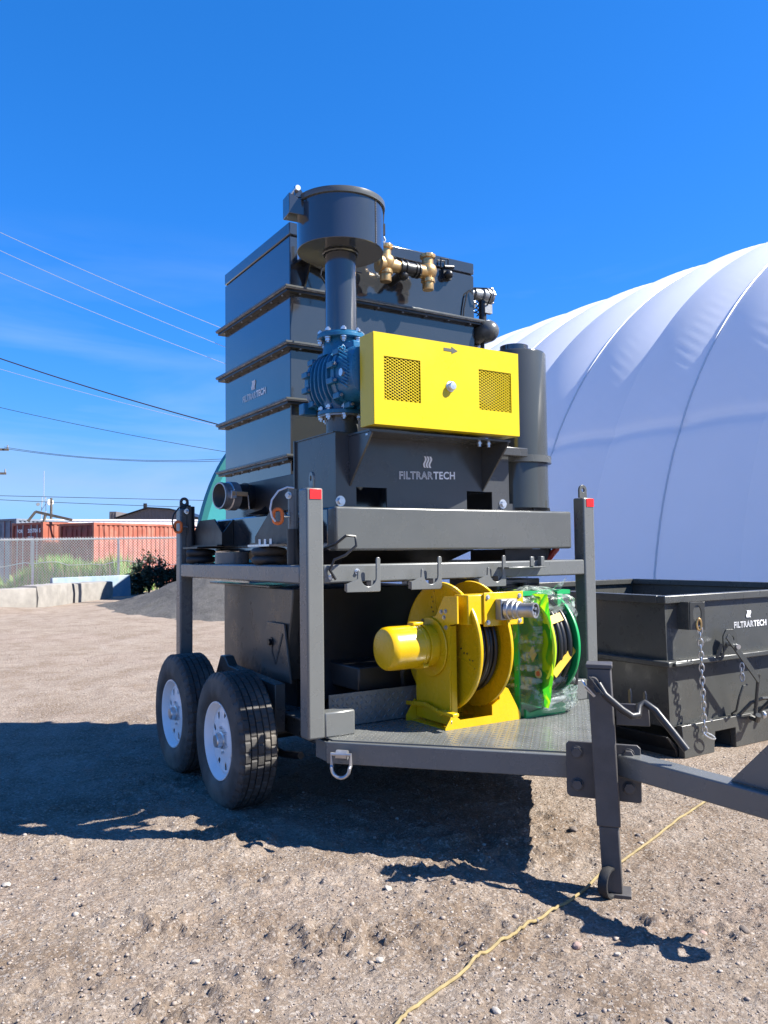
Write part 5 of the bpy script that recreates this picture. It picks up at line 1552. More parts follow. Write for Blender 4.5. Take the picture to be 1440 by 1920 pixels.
# bottom slopes a little; shell behind the panel
y0 = gy0+0.0045
for (a, b) in (((gx0, y0, gz0), (gx0+0.004, gy1, gz1)), ((gx1-0.004, y0, gz0), (gx1, gy1, gz1)), ((gx0+0.0042, y0, gz1-0.004), (gx1-0.0042, gy1, gz1)), ((gx0+0.0042, y0, gz0), (gx1-0.0042, gy1, gz0+0.004)), ((gx0+0.0042, gy1-0.004, gz0+0.0042), (gx1-0.0042, gy1-0.0002, gz1-0.0042))):
    mb.box(a, b)
mb.build('guard_shell', M_YG, guard, smooth=0)
for hx in (h1, h2):
    mb = MB(); pw, ph = 0.0296, 0.0165; x0, x1 = hx[0]-0.003, hx[1]+0.003; z0, z1 = hz[0]-0.003, hz[1]+0.003
    sl = ph/pw; k0 = int(-(x1-x0)*sl/ph)-1
    for k in range(k0, int((z1-z0)/ph)+int((x1-x0)*sl/ph)+2):
        for sg in (1, -1):
            c = z0+k*ph if sg > 0 else z0+k*ph
            xa, xb = x0, x1
            za, zb = c+sg*(xa-x0)*sl, c+sg*(xb-x0)*sl
            t0, t1 = 0.0, 1.0
            for A, B in ((za-z0, zb-z0), (z1-za, z1-zb)):
                if A < 0 and B < 0: t0, t1 = 1, 0
                elif A < 0: t0 = max(t0, A/(A-B))
                elif B < 0: t1 = min(t1, A/(A-B))
            if t1-t0 > 0.01:
                P = (xa+(xb-xa)*t0, gy0+0.006+0.001*sg, za+(zb-za)*t0); Q = (xa+(xb-xa)*t1, gy0+0.006+0.001*sg, za+(zb-za)*t1)
                mb.bar(P, Q, 0.0022, 0.0040, (0, 0, 1))
    mb.build('mesh_screen', M_YG, guard, smooth=0)
mb = MB(); mb.lathe([(0.030, 0), (0.030, 0.004), (0.022, 0.006), (0.024, 0.012), (0.026, 0.022), (0.020, 0.030), (0.0, 0.031)], (2.707, gy0, 2.441), (0,-1,0), 20); mb.build('guard_knob', M_ZINC, guard)
mb = MB(); mb.prism([(0, 0.010), (0.055, 0.010), (0.055, -0.002), (0.098, 0.018), (0.055, 0.038), (0.055, 0.027), (0, 0.027)], (2.665, gy0-0.0005, 2.632), (1,0,0.0), (0,0,1), (0, -0.0012, 0)); mb.build('arrow_mark', M_DARKP, guard, smooth=0)
mb = MB()
for xx in (2.225, 2.99, 3.06): mb.cyl((xx, 3.70, 2.165), (xx, 3.70, 2.13), 0.010, n=8); mb.cyl((xx, 3.70, 2.155), (xx, 3.70, 2.145), 0.016, n=6)
mb.build('mount_bolt', M_ZINC, guard)
mb = MB(); mb.box((gx0+0.006, gy1-0.020, gz0+0.006), (gx1-0.006, gy1-0.006, gz1-0.006)); mb.build('shade_backing', M_BLK, guard)  # black sheet put in for the shade inside the guard
# pulleys behind the mesh
mb = MB(); mb.cyl((2.385, 3.66, 2.44), (2.385, 3.72, 2.44), 0.075, n=32); mb.build('pulley', M_BLK, guard); MB().cyl((3.02, 3.66, 2.46), (3.02, 3.72, 2.46), 0.085, n=32).build('pulley', M_BLK, guard)
# motor behind the guard
mb = MB(); mb.cyl((3.04, 3.78, 2.36), (3.04, 4.32, 2.36), 0.145, n=28); mb.box((2.92, 3.85, 2.19), (3.16, 4.25, 2.26)); mb.build('drive_motor', M_BLK, FM)
# blower
bxc, byc, bzc = 2.285, 4.10, 2.545
blower = bpy.data.objects.new('blower', None); COL.objects.link(blower); blower.parent = FM
blower.location = V(bxc, byc, bzc)-ORG[FM.name]; ORG[blower.name] = V(bxc, byc, bzc)
def oval_shell(mb, stations, n=36):
    vs = []; fs = []
    for (yv, a, b) in stations:
        for i in range(n):
            t = 2*math.pi*i/n
            vs.append((bxc+a*math.copysign(abs(math.cos(t))**0.85, math.cos(t)), yv, bzc-0.02+b*math.copysign(abs(math.sin(t))**0.85, math.sin(t))))
    for j in range(len(stations)-1):
        for i in range(n):
            k = (i+1) % n; fs.append((j*n+i, (j+1)*n+i, (j+1)*n+k, j*n+k))
    fs += [tuple(range(n)), tuple(range((len(stations)-1)*n+n-1, (len(stations)-1)*n-1, -1))]
    return mb.add(vs, fs)
mb = MB(); stn = []
a0, b0 = 0.128, 0.150
stn.append((3.93, a0+0.018, b0+0.018)); stn.append((3.965, a0+0.018, b0+0.018)); stn.append((3.966, a0, b0))
y_ = 3.985
for k in range(5):
    stn += [(y_, a0, b0), (y_+0.012, a0+0.006, b0+0.006), (y_+0.016, a0+0.026, b0+0.026), (y_+0.026, a0+0.026, b0+0.026), (y_+0.030, a0+0.006, b0+0.006), (y_+0.042, a0, b0)]
    y_ += 0.050
stn += [(4.245, a0, b0), (4.246, a0+0.018, b0+0.018), (4.28, a0+0.018, b0+0.018)]
oval_shell(mb, stn).build('ribbed_body', M_BLUE, blower, smooth=30)
mb = MB(); oval_shell(mb, [(4.2805, a0+0.0, b0+0.0), (4.34, a0-0.005, b0-0.01), (4.365, a0-0.03, b0-0.04), (4.39, 0.05, 0.06), (4.42, 0.045, 0.055)]).build('rear_cover', M_BLUE, blower, smooth=40)
mb = MB(); oval_shell(mb, [(3.765, a0-0.03, b0-0.02), (3.775, a0-0.01, b0), (3.90, a0+0.004, b0+0.01), (3.929, a0+0.01, b0+0.012)]).build('gear_cover', M_BLUE, blower, smooth=40)
mb = MB()
for i in range(11):   # raised herringbone pads on the gear cover's side
    z = bzc-0.105+i*0.02
    mb.bar((bxc-a0+0.004-0.004*abs(i-5)*0-0.004, 3.80, z-0.02), (bxc-a0+0.001, 3.90, z+0.03), 0.006, 0.006)
mb.build('cast_ridges', M_BLUE, blower)
mb = MB()
for yv in (3.945, 4.262):
    for i in range(12):
        t = 2*math.pi*(i+0.5)/12; aa, bb_ = a0+0.028, b0+0.028
        c = V(bxc+aa*math.cos(t), yv, bzc-0.02+bb_*math.sin(t))
        mb.box(c-V(0.017, 0.034, 0.017), c+V(0.017, 0.034, 0.017))
mb.build('bolt_boss', M_BLUE, blower, bevel=0.004)
mb = MB()
for yv in (3.945, 4.262):
    for i in range(12):
        t = 2*math.pi*(i+0.5)/12; c = V(bxc+(a0+0.028)*math.cos(t), yv, bzc-0.02+(b0+0.028)*math.sin(t))
        mb.cyl(c-V(0, 0.045, 0), c+V(0, 0.045, 0), 0.009, n=6)
mb.build('boss_bolt', M_STEEL, blower)
mb = MB()
mb.box((bxc-0.06, 3.86, bzc+0.10), (bxc+0.10, 4.0, bzc+0.165)); mb.build('top_pad', M_BLUE, blower, bevel=0.01)
mb = MB(); mb.tube([(bxc-0.10, 3.905, bzc+0.135), (bxc-0.112, 3.90, bzc+0.12), (bxc-0.10, 3.895, bzc+0.10), (bxc-0.09, 3.90, bzc+0.12)], 0.008, 8, closed=True); mb.build('lifting_eye', M_BLUE, blower)
mb = MB(); mb.cyl((bxc-a0-0.012, 3.86, bzc-0.03), (bxc-a0+0.02, 3.86, bzc-0.03), 0.022, n=14); mb.build('sight_glass', M_ZINC, blower)
mb = MB(); mb.box((bxc-0.15, 4.30, bzc-0.20), (bxc-0.06, 4.37, bzc-0.13)); mb.build('mount_foot', M_BLUE, blower, bevel=0.006)
for zf, sg, nm in ((2.775, 1, 'inlet_flange'), (2.325, -1, 'outlet_flange')):
    mb = MB(); mb.cyl((bxc, byc, zf-0.012), (bxc, byc, zf+0.012), 0.143, n=40); fl = mb.build(nm, M_BLUE, blower, bevel=0.003)
    MB().cyl((bxc, byc, zf-sg*0.012), (bxc, byc, bzc+sg*0.12), 0.10, 0.115, n=28).build('neck', M_BLUE, fl)
    MB().cyl((bxc, byc, zf+sg*0.0125), (bxc, byc, zf+sg*0.022), 0.135, n=32).build('gasket', M_BLUE if sg > 0 else M_CAST, fl)
    mb = MB()
    for i in range(8):
        t = 2*math.pi*(i+0.5)/8
        x, y2 = bxc+0.122*math.cos(t), byc+0.122*math.sin(t)
        mb.cyl((x, y2, zf-0.045), (x, y2, zf+0.045), 0.0085, n=8)
        for dz in (-0.036, 0.024): mb.cyl((x, y2, zf+dz), (x, y2, zf+dz+0.014), 0.016, n=6)
        mb.cyl((x, y2, zf-0.020), (x, y2, zf-0.013), 0.020, n=12); mb.cyl((x, y2, zf+0.022), (x, y2, zf+0.0245), 0.020, n=12)
    mb.build('flange_bolt', M_ZINC, fl)
MB().cyl((bxc, byc, 2.1915), (bxc, byc, 2.303), 0.095, n=28).build('outlet_pipe', M_CH, FM)
# intake pipe and filter can
px0, py0 = 2.285, 4.10
MB().cyl((px0, py0, 2.7975), (px0, py0, 3.288), 0.0925, n=40).build('intake_pipe', M_CHT, FM)
mb = MB(); mb.lathe([(0.102, 0.0), (0.107, 0.006), (0.102, 0.012)], (px0, py0, 3.276), (0,0,1), 36, lambda j, i, r: r+0.003*math.sin(i*2.6)); mb.build('weld_ring', M_CH, FM)
CR = 0.256
mb = MB(); mb.lathe([(0.0, 3.289), (CR-0.002, 3.289), (CR, 3.291), (CR, 3.566), (CR-0.01, 3.566), (CR-0.01, 3.40), (0, 3.40)], (px0, py0, 0), (0,0,1), 72)
can = mb.build('intake_can', M_CHT, FM)
mb = MB(); mb.lathe([(CR+0.001, 3.548), (CR+0.012, 3.550), (CR+0.014, 3.566), (CR+0.012, 3.582), (CR-0.01, 3.588), (0.0, 3.594)], (px0, py0, 0), (0,0,1), 72); mb.build('can_lid', M_CH, can)
sa = math.atan2(-0.80, 0.36)
mb = MB()
for q in range(26): mb.sphere((px0+CR*math.cos(sa), py0+CR*math.sin(sa), 3.295+q*0.0098), 0.0062, 6, 4)
mb.build('weld_seam', M_CHT, can)
# hinge bracket on the left of the can
ha = V(-0.98, 0.10, 0); ha = unit(ha); hb_ = V(-ha[1], ha[0], 0)
hc = V(px0, py0, 0)+ha*(CR+0.028)
mb = MB(); mb.prism([(-0.045, 3.455), (0.055, 3.455), (0.055, 3.575), (-0.045, 3.535)], hc-hb_*0.055, ha, (0,0,1), hb_*0.11)
mb.build('hinge_box', M_CHT, can, bevel=0.003)
MB().cyl(hc-hb_*0.07+ha*0.005+V(0,0,3.605), hc+hb_*0.07+ha*0.005+V(0,0,3.605), 0.016, n=14).build('hinge_pin', M_ZINC, can)
mb = MB()
for s_ in (-0.05, 0.04): mb.prism([(-0.05, 3.56), (0.02, 3.56), (0.018, 3.62), (-0.01, 3.62)], hc+hb_*s_, ha, (0,0,1), hb_*0.01)
mb.build('hinge_leaf', M_CHT, can)
la = unit(V(0.97, -0.22, 0)); lc = V(px0, py0, 0)+la*(CR+0.012)
mb = MB(); mb.bar(lc+V(0,0,3.43), lc+V(0,0,3.50), 0.03, 0.024, tuple(la)); mb.bar(lc+V(0,0,3.50), lc+la*0.008+V(0,0,3.58), 0.014, 0.010, tuple(la)); mb.build('can_latch', M_BLK, can)
mb = MB(); mb.tube([lc+V(0,0,3.43), lc+la*0.015+V(0,0,3.405), lc+la*0.006+V(0,0,3.385), lc+la*-0.004+V(0,0,3.395)], 0.007, 6); mb.build('latch_hook', M_ZINC, can)
# silencer cylinder on the right
sx, sy, sr = 3.60, 4.05, 0.196
mb = MB(); mb.lathe([(0.0, 1.79), (sr, 1.79), (sr, 2.812), (sr-0.006, 2.825), (sr-0.02, 2.83), (0, 2.832)], (sx, sy, 0), (0,0,1), 64); sil = mb.build('silencer', M_SIL, FM)
MB().cyl((sx-0.015, sy, 2.8325), (sx-0.015, sy, 2.882), 0.094, n=32).build('silencer_stub', M_CHT, sil)
mb = MB(); mb.lathe([(sr+0.001, 2.085), (sr+0.022, 2.085), (sr+0.022, 2.130), (sr+0.001, 2.130)], (sx, sy, 0), (0,0,1), 64); mb.box((3.40, sy-0.10, 2.086), (3.46, sy+0.1, 2.129)); mb.build('clamp_band', M_CH, sil)
mb = MB(); mb.prism([(3.42, 1.769), (3.805, 1.769), (3.755, 1.89), (3.42, 1.89)], (0, 3.965, 0), (1,0,0), (0,0,1), (0, 0.29, 0)) ; 
cr_ = mb.build('silencer_cradle', M_BLK, FM)
mb = MB(); mb.bar((3.62, 3.962, 1.89), (3.655, 3.962, 1.77), 0.010, 0.006, (0,1,0)); mb.build('cradle_edge', M_CH, cr_)
mb = MB(); mb.tube([(3.80, 4.15, 1.77), (3.885, 4.05, 1.74), (3.915, 4.0, 1.64), (3.90, 4.02, 1.52), (3.84, 4.08, 1.42)], 0.022, 8); mb.build('red_hose', M_REDH, FM)
MB().box((3.42, 3.99, 1.40), (3.78, 4.35, 1.522)).build('valve_box', M_BLK, FM)
# inlet pipe with cam coupling on the left
ia = unit(V(-0.985, -0.17, 0)); i1 = V(1.885, 5.06, 1.90)
def ip(h): return i1-ia*h
pr_ = 0.088
mb = MB(); mb.lathe([(pr_-0.008, 0.0), (pr_, 0.0), (pr_+0.003, 0.012), (pr_, 0.02), (pr_, 0.06), (pr_+0.008, 0.065), (pr_+0.008, 0.12), (pr_-0.002, 0.125), (pr_-0.002, 0.02), (pr_-0.008, 0.0)], i1, -ia, 40); cp = mb.build('inlet_coupling', M_STEEL, FM)
MB().cyl(ip(0.10), ip(0.095), pr_-0.004, n=32).build('inlet_disc', M_BLK, cp)
MB().sphere(tuple(ip(0.085)), 0.016, 12, 8).build('inlet_knob', M_ZINC, cp)
nrmf = V(ia[1], -ia[0], 0)
if nrmf[1] > 0: nrmf = -nrmf
mb = MB(); mb.bar(ip(0.035)+nrmf*(pr_+0.018)+V(0,0,0.01), ip(0.15)+nrmf*(pr_+0.026)+V(0,0,0.008), 0.03, 0.012, tuple(nrmf)); mb.build('cam_lever', M_TAN, cp, bevel=0.003)
mb = MB(); mb.box(ip(0.05)+nrmf*(pr_+0.012)-V(0.02, 0.012, 0.025), ip(0.05)+nrmf*(pr_+0.012)+V(0.02, 0.012, 0.03)); mb.build('cam_block', M_STEEL, cp, bevel=0.004)
MB().tube([ip(0.15)+nrmf*(pr_+0.03)+V(0,0,0.0), ip(0.155)+nrmf*(pr_+0.03)+V(0,0,-0.05), ip(0.16)+nrmf*(pr_+0.03)+V(0,0,-0.09)], 0.004, 5).build('pull_pin', M_ZINC, cp)
MB().cyl(ip(0.125), ip(0.50), pr_-0.004, n=32).build('inlet_pipe', M_BLK, FM)
mb = MB()
for h in (0.19, 0.335): mb.cyl(ip(h), ip(h+0.010), pr_+0.006, n=36)
mb.build('pipe_flange', M_BLK, FM)
mb = MB(); mb.prism([(0, 0), (0.22, 0), (0.22, 0.13), (0.10, 0.03)], V(2.0, 4.84, 1.77), (1, 0.15, 0), (0,0,1), (0, 0.012, 0)); mb.build('pipe_support', M_BLK, FM)
mb = MB(); mb.box((2.13, 4.42, 1.78), (2.219, 5.2, 2.0)); mb.build('inlet_box', M_BLK, FM, bevel=0.004)

# ------------------------------------------------------------------ yellow cable reel
def reel_disc(name, mat, par, x, yc, zc, r, sgn):
    prof = [(0.0, 0.0), (r*0.30, 0.0), (r*0.34, 0.006*sgn), (r*0.93, 0.012*sgn), (r*0.965, 0.020*sgn), (r, 0.016*sgn), (r+0.004, 0.006*sgn), (r, -0.002*sgn), (r*0.96, 0.004*sgn), (r*0.34, -0.002*sgn), (0.0, -0.006*sgn)]
    return MB().lathe(prof, (x, yc, zc), (1, 0, 0), 80).build(name, mat, par, smooth=50)
def coil(par, x0, x1, yc, zc, r0, mat, turns=6):
    prof = [(0.10, 0)]
    wd = (x1-x0)/turns
    for k in range(turns):
        for a in np.linspace(0, math.pi, 7): prof.append((r0-0.008+wd*0.5*math.sin(a)+(0.008 if k % 2 else 0), wd*(k+0.5)-wd*0.5*math.cos(a)))
    prof.append((0.10, x1-x0))
    return MB().lathe(prof, (x0, yc, zc), (1, 0, 0), 56).build('wound_cable', mat, par, smooth=60)
YC, ZC, RR = 3.775, 0.972, 0.362
yr = thing('cable_reel', (2.9, YC, 0.5355), 'bright yellow motor driven cable reel standing on the trailer deck', 'cable reel')
DK = 0.5358
for x, sg in ((2.758, -1), (2.957, 1)): reel_disc('reel_disc', M_YR, yr, x, YC, ZC, RR, sg)
coil(yr, 2.775, 2.94, YC, ZC, 0.265, M_HOSE)
# left frame plate with its arm to the connector box
mb = MB()
pl = [(3.925, DK+0.02), (3.925, 0.80), (3.90, 0.86), (3.90, 1.04), (3.84, 1.12), (3.72, 1.15), (3.64, 1.262), (3.52, 1.268), (3.52, 1.118), (3.598, 1.105), (3.598, 1.02), (3.592, 0.985), (3.592, 0.86), (3.598, 0.84), (3.598, DK+0.02)]
mb.prism(pl, (2.668, 0, 0), (0,1,0), (0,0,1), (0.010, 0, 0))
fp = mb.build('side_frame', M_YR, yr, smooth=0)
mb = MB(); mb.box((2.6785, 3.594, DK+0.02), (2.715, 3.602, 1.10)); mb.build('frame_flange', M_YR, yr)
# foot
mb = MB(); mb.prism([(2.625, DK), (3.165, DK), (3.165, DK+0.035), (3.075, DK+0.185), (3.012, DK+0.215), (3.012, DK+0.13), (2.955, DK+0.10), (2.955, DK+0.045), (2.73, DK+0.045), (2.66, DK+0.10), (2.66, DK+0.06), (2.625, DK+0.012)], (0, 3.585, 0), (1,0,0), (0,0,1), (0, 0.008, 0))
mb.build('front_foot', M_YR, yr, smooth=0)
mb = MB(); mb.prism([(2.60, DK), (3.165, DK), (3.165, DK+0.03), (3.05, DK+0.19), (3.0, DK+0.19), (2.95, DK+0.045), (2.72, DK+0.045), (2.66, DK+0.12), (2.60, DK+0.03)], (0, 3.93, 0), (1,0,0), (0,0,1), (0, 0.008, 0))
mb.build('rear_foot', M_YR, yr, smooth=0)
MB().box((2.63, 3.5935, DK), (3.16, 3.9295, DK+0.006)).build('foot_base', M_YR, yr)
mb = MB(); mb.prism([(3.60, DK+0.007), (3.925, DK+0.007), (3.925, 0.70), (3.83, 1.02), (3.72, 1.02), (3.60, 0.70)], (3.005, 0, 0), (0,1,0), (0,0,1), (0.010, 0, 0)); mb.build('side_frame', M_YR, yr, smooth=0)
MB().cyl((2.979, YC, ZC), (3.0045, YC, ZC), 0.05, n=24).build('axle_boss', M_YR, yr)
# hub plate, motor
mb = MB(); mb.lathe([(0, 0), (0.165, 0), (0.168, 0.004), (0.165, 0.012), (0, 0.012)], (2.654, YC, ZC), (1,0,0), 48); hp = mb.build('hub_plate', M_YR, yr)
mb = MB(); mb.lathe([(0.0, 0.0), (0.085, 0.001), (0.108, 0.008), (0.118, 0.022), (0.121, 0.045), (0.121, 0.215), (0.126, 0.218), (0.126, 0.226), (0.119, 0.229), (0.119, 0.31), (0, 0.31)], (2.343, YC, ZC+0.008), (1,0,0), 56)
mo = mb.build('reel_motor', M_YR, yr)
mb = MB(); mb.lathe([(0.1225, 0), (0.129, 0.002), (0.129, 0.010), (0.1225, 0.012)], (2.586, YC, ZC+0.008), (1,0,0), 48)
for a in (1.2, 3.9): mb.cyl((2.58, YC+0.132*math.cos(a), ZC+0.132*math.sin(a)), (2.545, YC+0.132*math.cos(a), ZC+0.132*math.sin(a)), 0.010, n=6)
mb.build('motor_clamp', M_YR, mo)
mb = MB(); mb.box((2.53, YC-0.03, ZC+0.126), (2.60, YC+0.03, ZC+0.145)); mb.build('motor_tab', M_YR, mo, bevel=0.004)
mb = MB()
for y_, z in ((3.665, 1.175), (3.625, 1.18), (3.64, 1.145), (3.625, 1.09), (3.595, 0.575)): mb.bolt((2.668, y_, z), (-1, 0, 0), 0.009, 0.008)
mb.build('frame_bolt', M_STEEL, yr)
MB().cyl((2.6535, 3.83, 1.115), (2.6520, 3.83, 1.115), 0.013, n=14).build('inspection_hole', M_BLK, yr)
# perforations in the discs: small dark through-holes
mb = MB()
for xx, sgn in ((2.7485, -1), (2.9655, 1)):
    for a0 in np.linspace(0, 2*math.pi, 7)[:-1]:
        for k in range(6):
            rr_ = RR*(0.50+0.075*k); a = a0+0.05*k+(0.06 if k % 2 else 0)
            c = V(xx+sgn*0.0*k, YC+rr_*math.cos(a), ZC+rr_*math.sin(a))
            mb.cyl(c-V(0.0022, 0, 0), c+V(0.0022, 0, 0), 0.0052, n=8)
mb.build('disc_perforations', M_HOSE, yr, kind='stuff', smooth=0)
# stiffening beads pressed into the discs
mb = MB()
for a in np.linspace(0.3, 2*math.pi+0.3, 7)[:-1]:
    for xx in (2.7485, 2.9655): mb.bar((xx, YC+0.16*math.cos(a), ZC+0.16*math.sin(a)), (xx, YC+0.32*math.cos(a), ZC+0.32*math.sin(a)), 0.004, 0.010, (1,0,0))
mb.build('disc_beads', M_YR, yr, kind='stuff')
# connector box
MB().box((2.72, 3.49, 1.108), (3.075, 3.615, 1.272)).build('connector_box', M_YR, yr, bevel=0.006)
bx = MB().box((2.823, 3.478, 1.096), (3.108, 3.4895, 1.282)).build('box_cover', M_YR, yr, bevel=0.003)
mb = MB()
for x in (2.85, 3.08):
    for z in (1.118, 1.258): mb.bolt((x, 3.478, z), (0, -1, 0), 0.009, 0.008)
mb.build('cover_screw', M_ZINC, bx)
MB().box((2.90, 3.425, 1.13), (3.02, 3.4775, 1.245)).build('socket_base', M_CAST, bx, bevel=0.006)
cd_ = unit(V(0.35, -0.93, 0.0)); cb = V(2.945, 3.424, 1.188)
mb = MB(); mb.lathe([(0.056, 0), (0.056, 0.02), (0.050, 0.024), (0.052, 0.05), (0.047, 0.055), (0.047, 0.075), (0.044, 0.078), (0.040, 0.08), (0.040, 0.145), (0.042, 0.150), (0.042, 0.172), (0.035, 0.172), (0.035, 0.150), (0, 0.150)], cb, cd_, 32)
plug = mb.build('cam_socket', M_STEEL, bx)
u_, v_, _ = basis(cd_)
mb = MB()
for a in (0.5, 2.1, 3.7, 5.2): mb.cyl(cb+cd_*0.150+0.019*(math.cos(a)*u_+math.sin(a)*v_), cb+cd_*0.165+0.019*(math.cos(a)*u_+math.sin(a)*v_), 0.0075, n=10)
mb.build('contact_pin', M_ZINC, plug)
MB().cyl(cb+cd_*0.1495, cb+cd_*0.1515, 0.034, n=24).build('socket_face', M_BLK, plug)
# foot pedal
mb = MB(); mb.bar((2.645, 4.03, 0.622), (2.645, 3.80, 0.645), 0.010, 0.024); mb.bar((2.645, 3.80, 0.645), (2.632, 3.67, 0.628), 0.010, 0.022); mb.bar((2.632, 3.67, 0.628), (2.63, 3.625, 0.618), 0.010, 0.022)
mb.box((2.612, 3.50, 0.622), (2.655, 3.625, 0.640))
mb.build('brake_pedal', M_YR, yr, bevel=0.003)
MB().tube([(2.66, 3.95, 0.93), (2.62, 4.00, 0.80), (2.66, 4.04, 0.68), (2.78, 4.05, 0.60), (2.95, 3.97, 0.555)], 0.014, 8).build('feed_cable', M_HOSE, yr)

# ------------------------------------------------------------------ green reel in clear plastic
gr = thing('hose_reel', (3.40, 3.75, 0.5355), 'green hose reel wrapped in clear wrinkled plastic beside the yellow reel', 'hose reel')
GY, GZ_, GRR = 3.76, 0.945, 0.325
for x, sg in ((3.315, -1), (3.495, 1)): reel_disc('reel_disc', M_LIME if sg < 0 else M_GR, gr, x, GY, GZ_, GRR, sg)
coil(gr, 3.33, 3.48, GY, GZ_, 0.285, M_HOSE, 4)
mb = MB(); mb.prism([(3.20, DK), (3.515, DK), (3.515, DK+0.05), (3.49, DK+0.065), (3.225, DK+0.03), (3.20, DK+0.05)], (0, 3.575, 0), (1,0,0), (0,0,1), (0, 0.02, 0))
mb.box((3.20, 3.596, DK), (3.515, 3.93, DK+0.008)); mb.build('foot_base', M_GR, gr)
mb = MB(); vs = []; fs = []
for j in range(17):
    for i in range(17):
        y_ = 3.445+0.50*i/16; z = DK+0.06+0.66*j/16
        vs.append((3.298+0.006*math.sin(i*0.9+j*0.5)+0.004*math.sin(j*1.7-i*0.6)-0.02*max(0, (i-12)/4), y_+0.045*((j-8)/8)**2, z))
for j in range(16):
    for i in range(16): fs.append((j*17+i, j*17+i+1, (j+1)*17+i+1, (j+1)*17+i))
mb.add(vs, fs).build('brightening_film', M_FILM, gr, smooth=180)  # translucent sheet added to brighten the reel's shaded left side
mb = MB(); mb.box((3.172, 3.60, DK+0.009), (3.184, 3.64, 1.24)); mb.box((3.172, 3.88, DK+0.009), (3.184, 3.92, 1.0)); mb.build('side_frame', M_GR, gr)
mb = MB(); mb.box((3.46, 3.565, 1.10), (3.50, 3.60, 1.265)); mb.box((3.50, 3.566, 1.10), (3.60, 3.60, 1.13)); mb.box((3.186, 3.60, 1.245), (3.60, 3.66, 1.27)); mb.build('hose_guide', M_GR, gr)
mb = MB(); mb.bar((3.32, GY-0.295, 0.79), (3.49, GY-0.29, 0.93), 0.045, 0.006, (0,-1,0.2)); mb.bar((3.33, GY-0.262, 1.10), (3.43, GY-0.255, 1.12), 0.05, 0.006, (0,-1,0.5)); mb.build('strap', M_STRAP, gr)
mb = MB(); mb.prism([(-0.035, 0), (0, -0.048), (0.035, 0), (0, 0.048)], (3.284, 3.60, 0.90), (0,-1,0), (0,0,1), (-0.002, 0, 0)); mb.build('warning_label', M_STICK, gr)
mb = MB(); mb.cyl((3.284, 3.555, 0.79), (3.281, 3.555, 0.79), 0.028, n=20); mb.build('round_label', M_STICK, gr); MB().cyl((3.2805, 3.555, 0.79), (3.2795, 3.555, 0.79), 0.016, n=16).build('label_mark', M_ORANGE, gr)
mb = MB(); mb.tube([(3.53, 3.60, 1.20), (3.57, 3.57, 1.10), (3.585, 3.56, 0.90), (3.57, 3.56, 0.70)], 0.028, 10); mb.build('loose_hose', M_HOSE, gr)
# the bag
mb = MB(); vs = []; fs = []; nu, nv = 96, 64
cx_, cy_ = 3.405, 3.752
rngw = np.random.RandomState(3); ph = rngw.uniform(0, 6.28, 40); cx_ = 3.40
for j in range(nv+1):
    t = j/nv
    z = DK+0.045+t*0.705
    k = 1.0
    if t > 0.90: k = math.sqrt(max(0.0, 1-((t-0.90)/0.10)**2))*0.75+0.25*(1-(t-0.9)/0.1)
    if t < 0.08: k = 1-0.05*math.sin(t/0.08*math.pi)
    for i in range(nu):
        a = 2*math.pi*i/nu
        c, s_ = math.cos(a), math.sin(a)
        ex = 0.42
        x = 0.222*math.copysign(abs(c)**ex, c); y_ = 0.215*math.copysign(abs(s_)**ex, s_)
        w_ = 0.008*math.sin(9*a+14*t+ph[0])*math.sin(5*t*3+ph[1]+2*math.sin(3*a))+0.006*math.sin(23*a-31*t+ph[2])*math.sin(17*t+a*4)+0.005*math.sin(40*t+6*math.sin(4*a+ph[3]))
        w_ += 0.006*abs(math.sin(13*a+22*t))-0.012*math.exp(-((t-0.14-0.04*math.sin(2*a))/0.03)**2)
        f = k*(1+w_*4.2)
        vs.append((cx_+x*f, cy_+y_*f, z+0.012*math.sin(5*a+3)*t+0.01*math.sin(9*a)*(1-t)))
for j in range(nv):
    for i in range(nu):
        q = (i+1) % nu; fs.append((j*nu+i, j*nu+q, (j+1)*nu+q, (j+1)*nu+i))
vs.append((cx_, cy_, DK+0.75)); top = len(vs)-1
for i in range(nu): fs.append((nv*nu+i, nv*nu+(i+1) % nu, top))
mb.add(vs, fs)
mb.build('plastic_wrap', M_WRAP, gr, smooth=40)
mb = MB(); vs = []; fs = []
for j in range(9):
    t = j/8
    for i in range(72):
        a = 2*math.pi*i/72; c, s_ = math.cos(a), math.sin(a)
        f = 1.03+0.02*math.sin(7*a+5*t)+0.025*math.sin(15*a-9*t)*math.sin(t*9)
        vs.append((cx_+0.222*math.copysign(abs(c)**0.42, c)*f, cy_+0.215*math.copysign(abs(s_)**0.42, s_)*f, DK+0.05+0.13*t+0.02*math.sin(2*a+1)+0.012*math.sin(5*a)))
for j in range(8):
    for i in range(72): q = (i+1) % 72; fs.append((j*72+i, j*72+q, (j+1)*72+q, (j+1)*72+i))
mb.add(vs, fs).build('wrap_band', M_WRAP, gr, smooth=60)
mb = MB(); mb.add([(3.44, 3.60, 1.265), (3.51, 3.59, 1.27), (3.555, 3.58, 1.345), (3.50, 3.60, 1.31), (3.53, 3.63, 1.30)], [(0, 1, 2, 3), (1, 4, 2), (0, 3, 4)]); mb.build('wrap_tail', M_WRAP, gr)
mb = MB(); mb.sphere((3.545, 3.60, DK+0.035), 0.034, 12, 8, (1, 0.9, 0.9)); mb.build('wrap_knot', M_WRAP, gr)

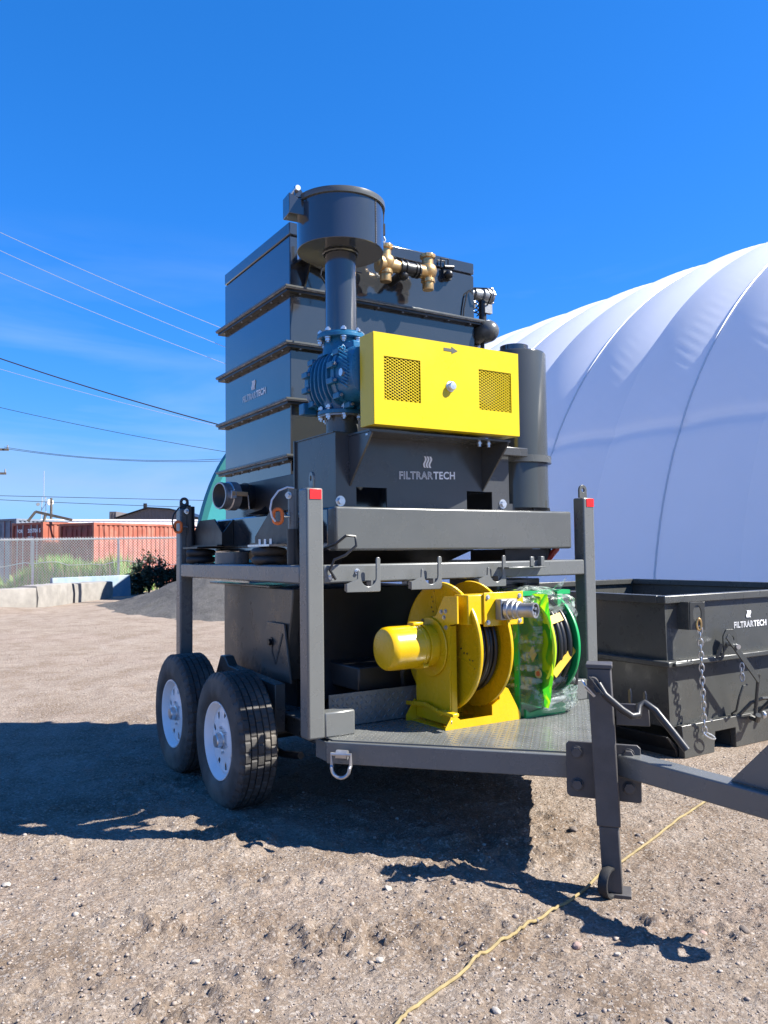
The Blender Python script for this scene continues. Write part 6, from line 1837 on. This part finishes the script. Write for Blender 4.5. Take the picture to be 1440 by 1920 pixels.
# ------------------------------------------------------------------ extension cord on the dirt
cp_ = [(1.20, 2.10), (1.398, 2.206), (1.577, 2.286), (1.759, 2.348), (1.92, 2.412), (2.126, 2.484), (2.341, 2.565), (2.563, 2.635), (2.768, 2.72), (2.96, 2.80), (3.145, 2.825), (3.486, 2.904), (3.834, 3.006), (4.135, 3.088), (4.729, 3.208), (5.6, 3.30), (7.2, 3.2)]
pts = []
for i in range(len(cp_)-1):
    for k in range(10):
        t = k/10
        p0 = cp_[max(0, i-1)]; p1 = cp_[i]; p2 = cp_[i+1]; p3 = cp_[min(len(cp_)-1, i+2)]
        q = [0.5*((2*b)+(-a+c)*t+(2*a-5*b+4*c-d)*t*t+(-a+3*b-3*c+d)*t**3) for a, b, c, d in zip(p0, p1, p2, p3)]
        pts.append((q[0], q[1], max(sum(gz(q[0]+dx_, q[1]+dy_) for dx_ in (-0.08, 0, 0.08) for dy_ in (-0.05, 0, 0.05))/9+0.008, max(gz(q[0]+dx_, q[1]) for dx_ in (-0.03, 0, 0.03))+0.003)))
co_ = MB().tube(pts, 0.0065, 8).build('extension_cord', M_CORD, None, origin=(2.77, 2.72, 0))
tag(co_, 'pale yellow extension cord running across the dirt under the tongue', 'cord')

for i, (x, y_, r, m_, lab, fl_) in enumerate([
    (2.274, 2.285, 0.030, M_ROCKP, 'largest pinkish stone, below the jack shadow', 0.9),
    (2.361, 2.163, 0.018, M_ROCKG, 'pale rounded stone just right of the pinkish stone', 0.9),
    (2.045, 2.181, 0.018, M_ROCKD, 'small grey stone between the cord and the pinkish stone', 0.8),
    (1.952, 3.123, 0.022, M_ROCKG, 'pale stone at the left end of the handle shadow', 0.9),
    (1.576, 2.583, 0.016, M_ROCKG, 'whitish pebble left of the cord, in open sunlit dirt', 0.8),
    (1.007, 2.959, 0.017, M_ROCKG, 'bright lone pebble left of centre in the foreground', 0.9),
    (0.513, 4.127, 0.024, M_ROCKG, 'pale stone at the left edge below the long shadow', 0.8),
    (3.175, 3.193, 0.034, M_ROCKD, 'dark flat clod lying between the jack and the trailer shadow', 0.6),
    (2.917, 2.013, 0.034, M_ROCKD, 'dark lumpy stone at the right edge of the foreground', 0.7),
    (2.806, 2.120, 0.024, M_ROCKP, 'brown stone just left of the dark lumpy stone', 0.7),
    (1.735, 2.115, 0.020, M_ROCKG, 'grey stone at the bottom edge right of the cord', 0.8),
    (1.072, 2.543, 0.015, M_ROCKG, 'small white stone low in the foreground, left of centre', 0.6)]):
    stone(x, y_, r, m_, lab, 100+i, fl_)

# every bolt, boss, stud and clip that was laid out together becomes a part of its own
for ob in list(bpy.data.objects):
    if ob.type == 'MESH' and ob.parent and ob.name.split('.')[0] in ('bolt', 'bolt_boss', 'boss_bolt', 'flange_bolt', 'handle_clip', 'plate_stud', 'base_bolt', 'mount_bolt',
            'cover_screw', 'frame_bolt', 'contact_pin', 'pipe_flange', 'cover_bolt', 'strap', 'tank_bracket', 'fork_pocket', 'mid_rib'):
        split_pieces(ob)
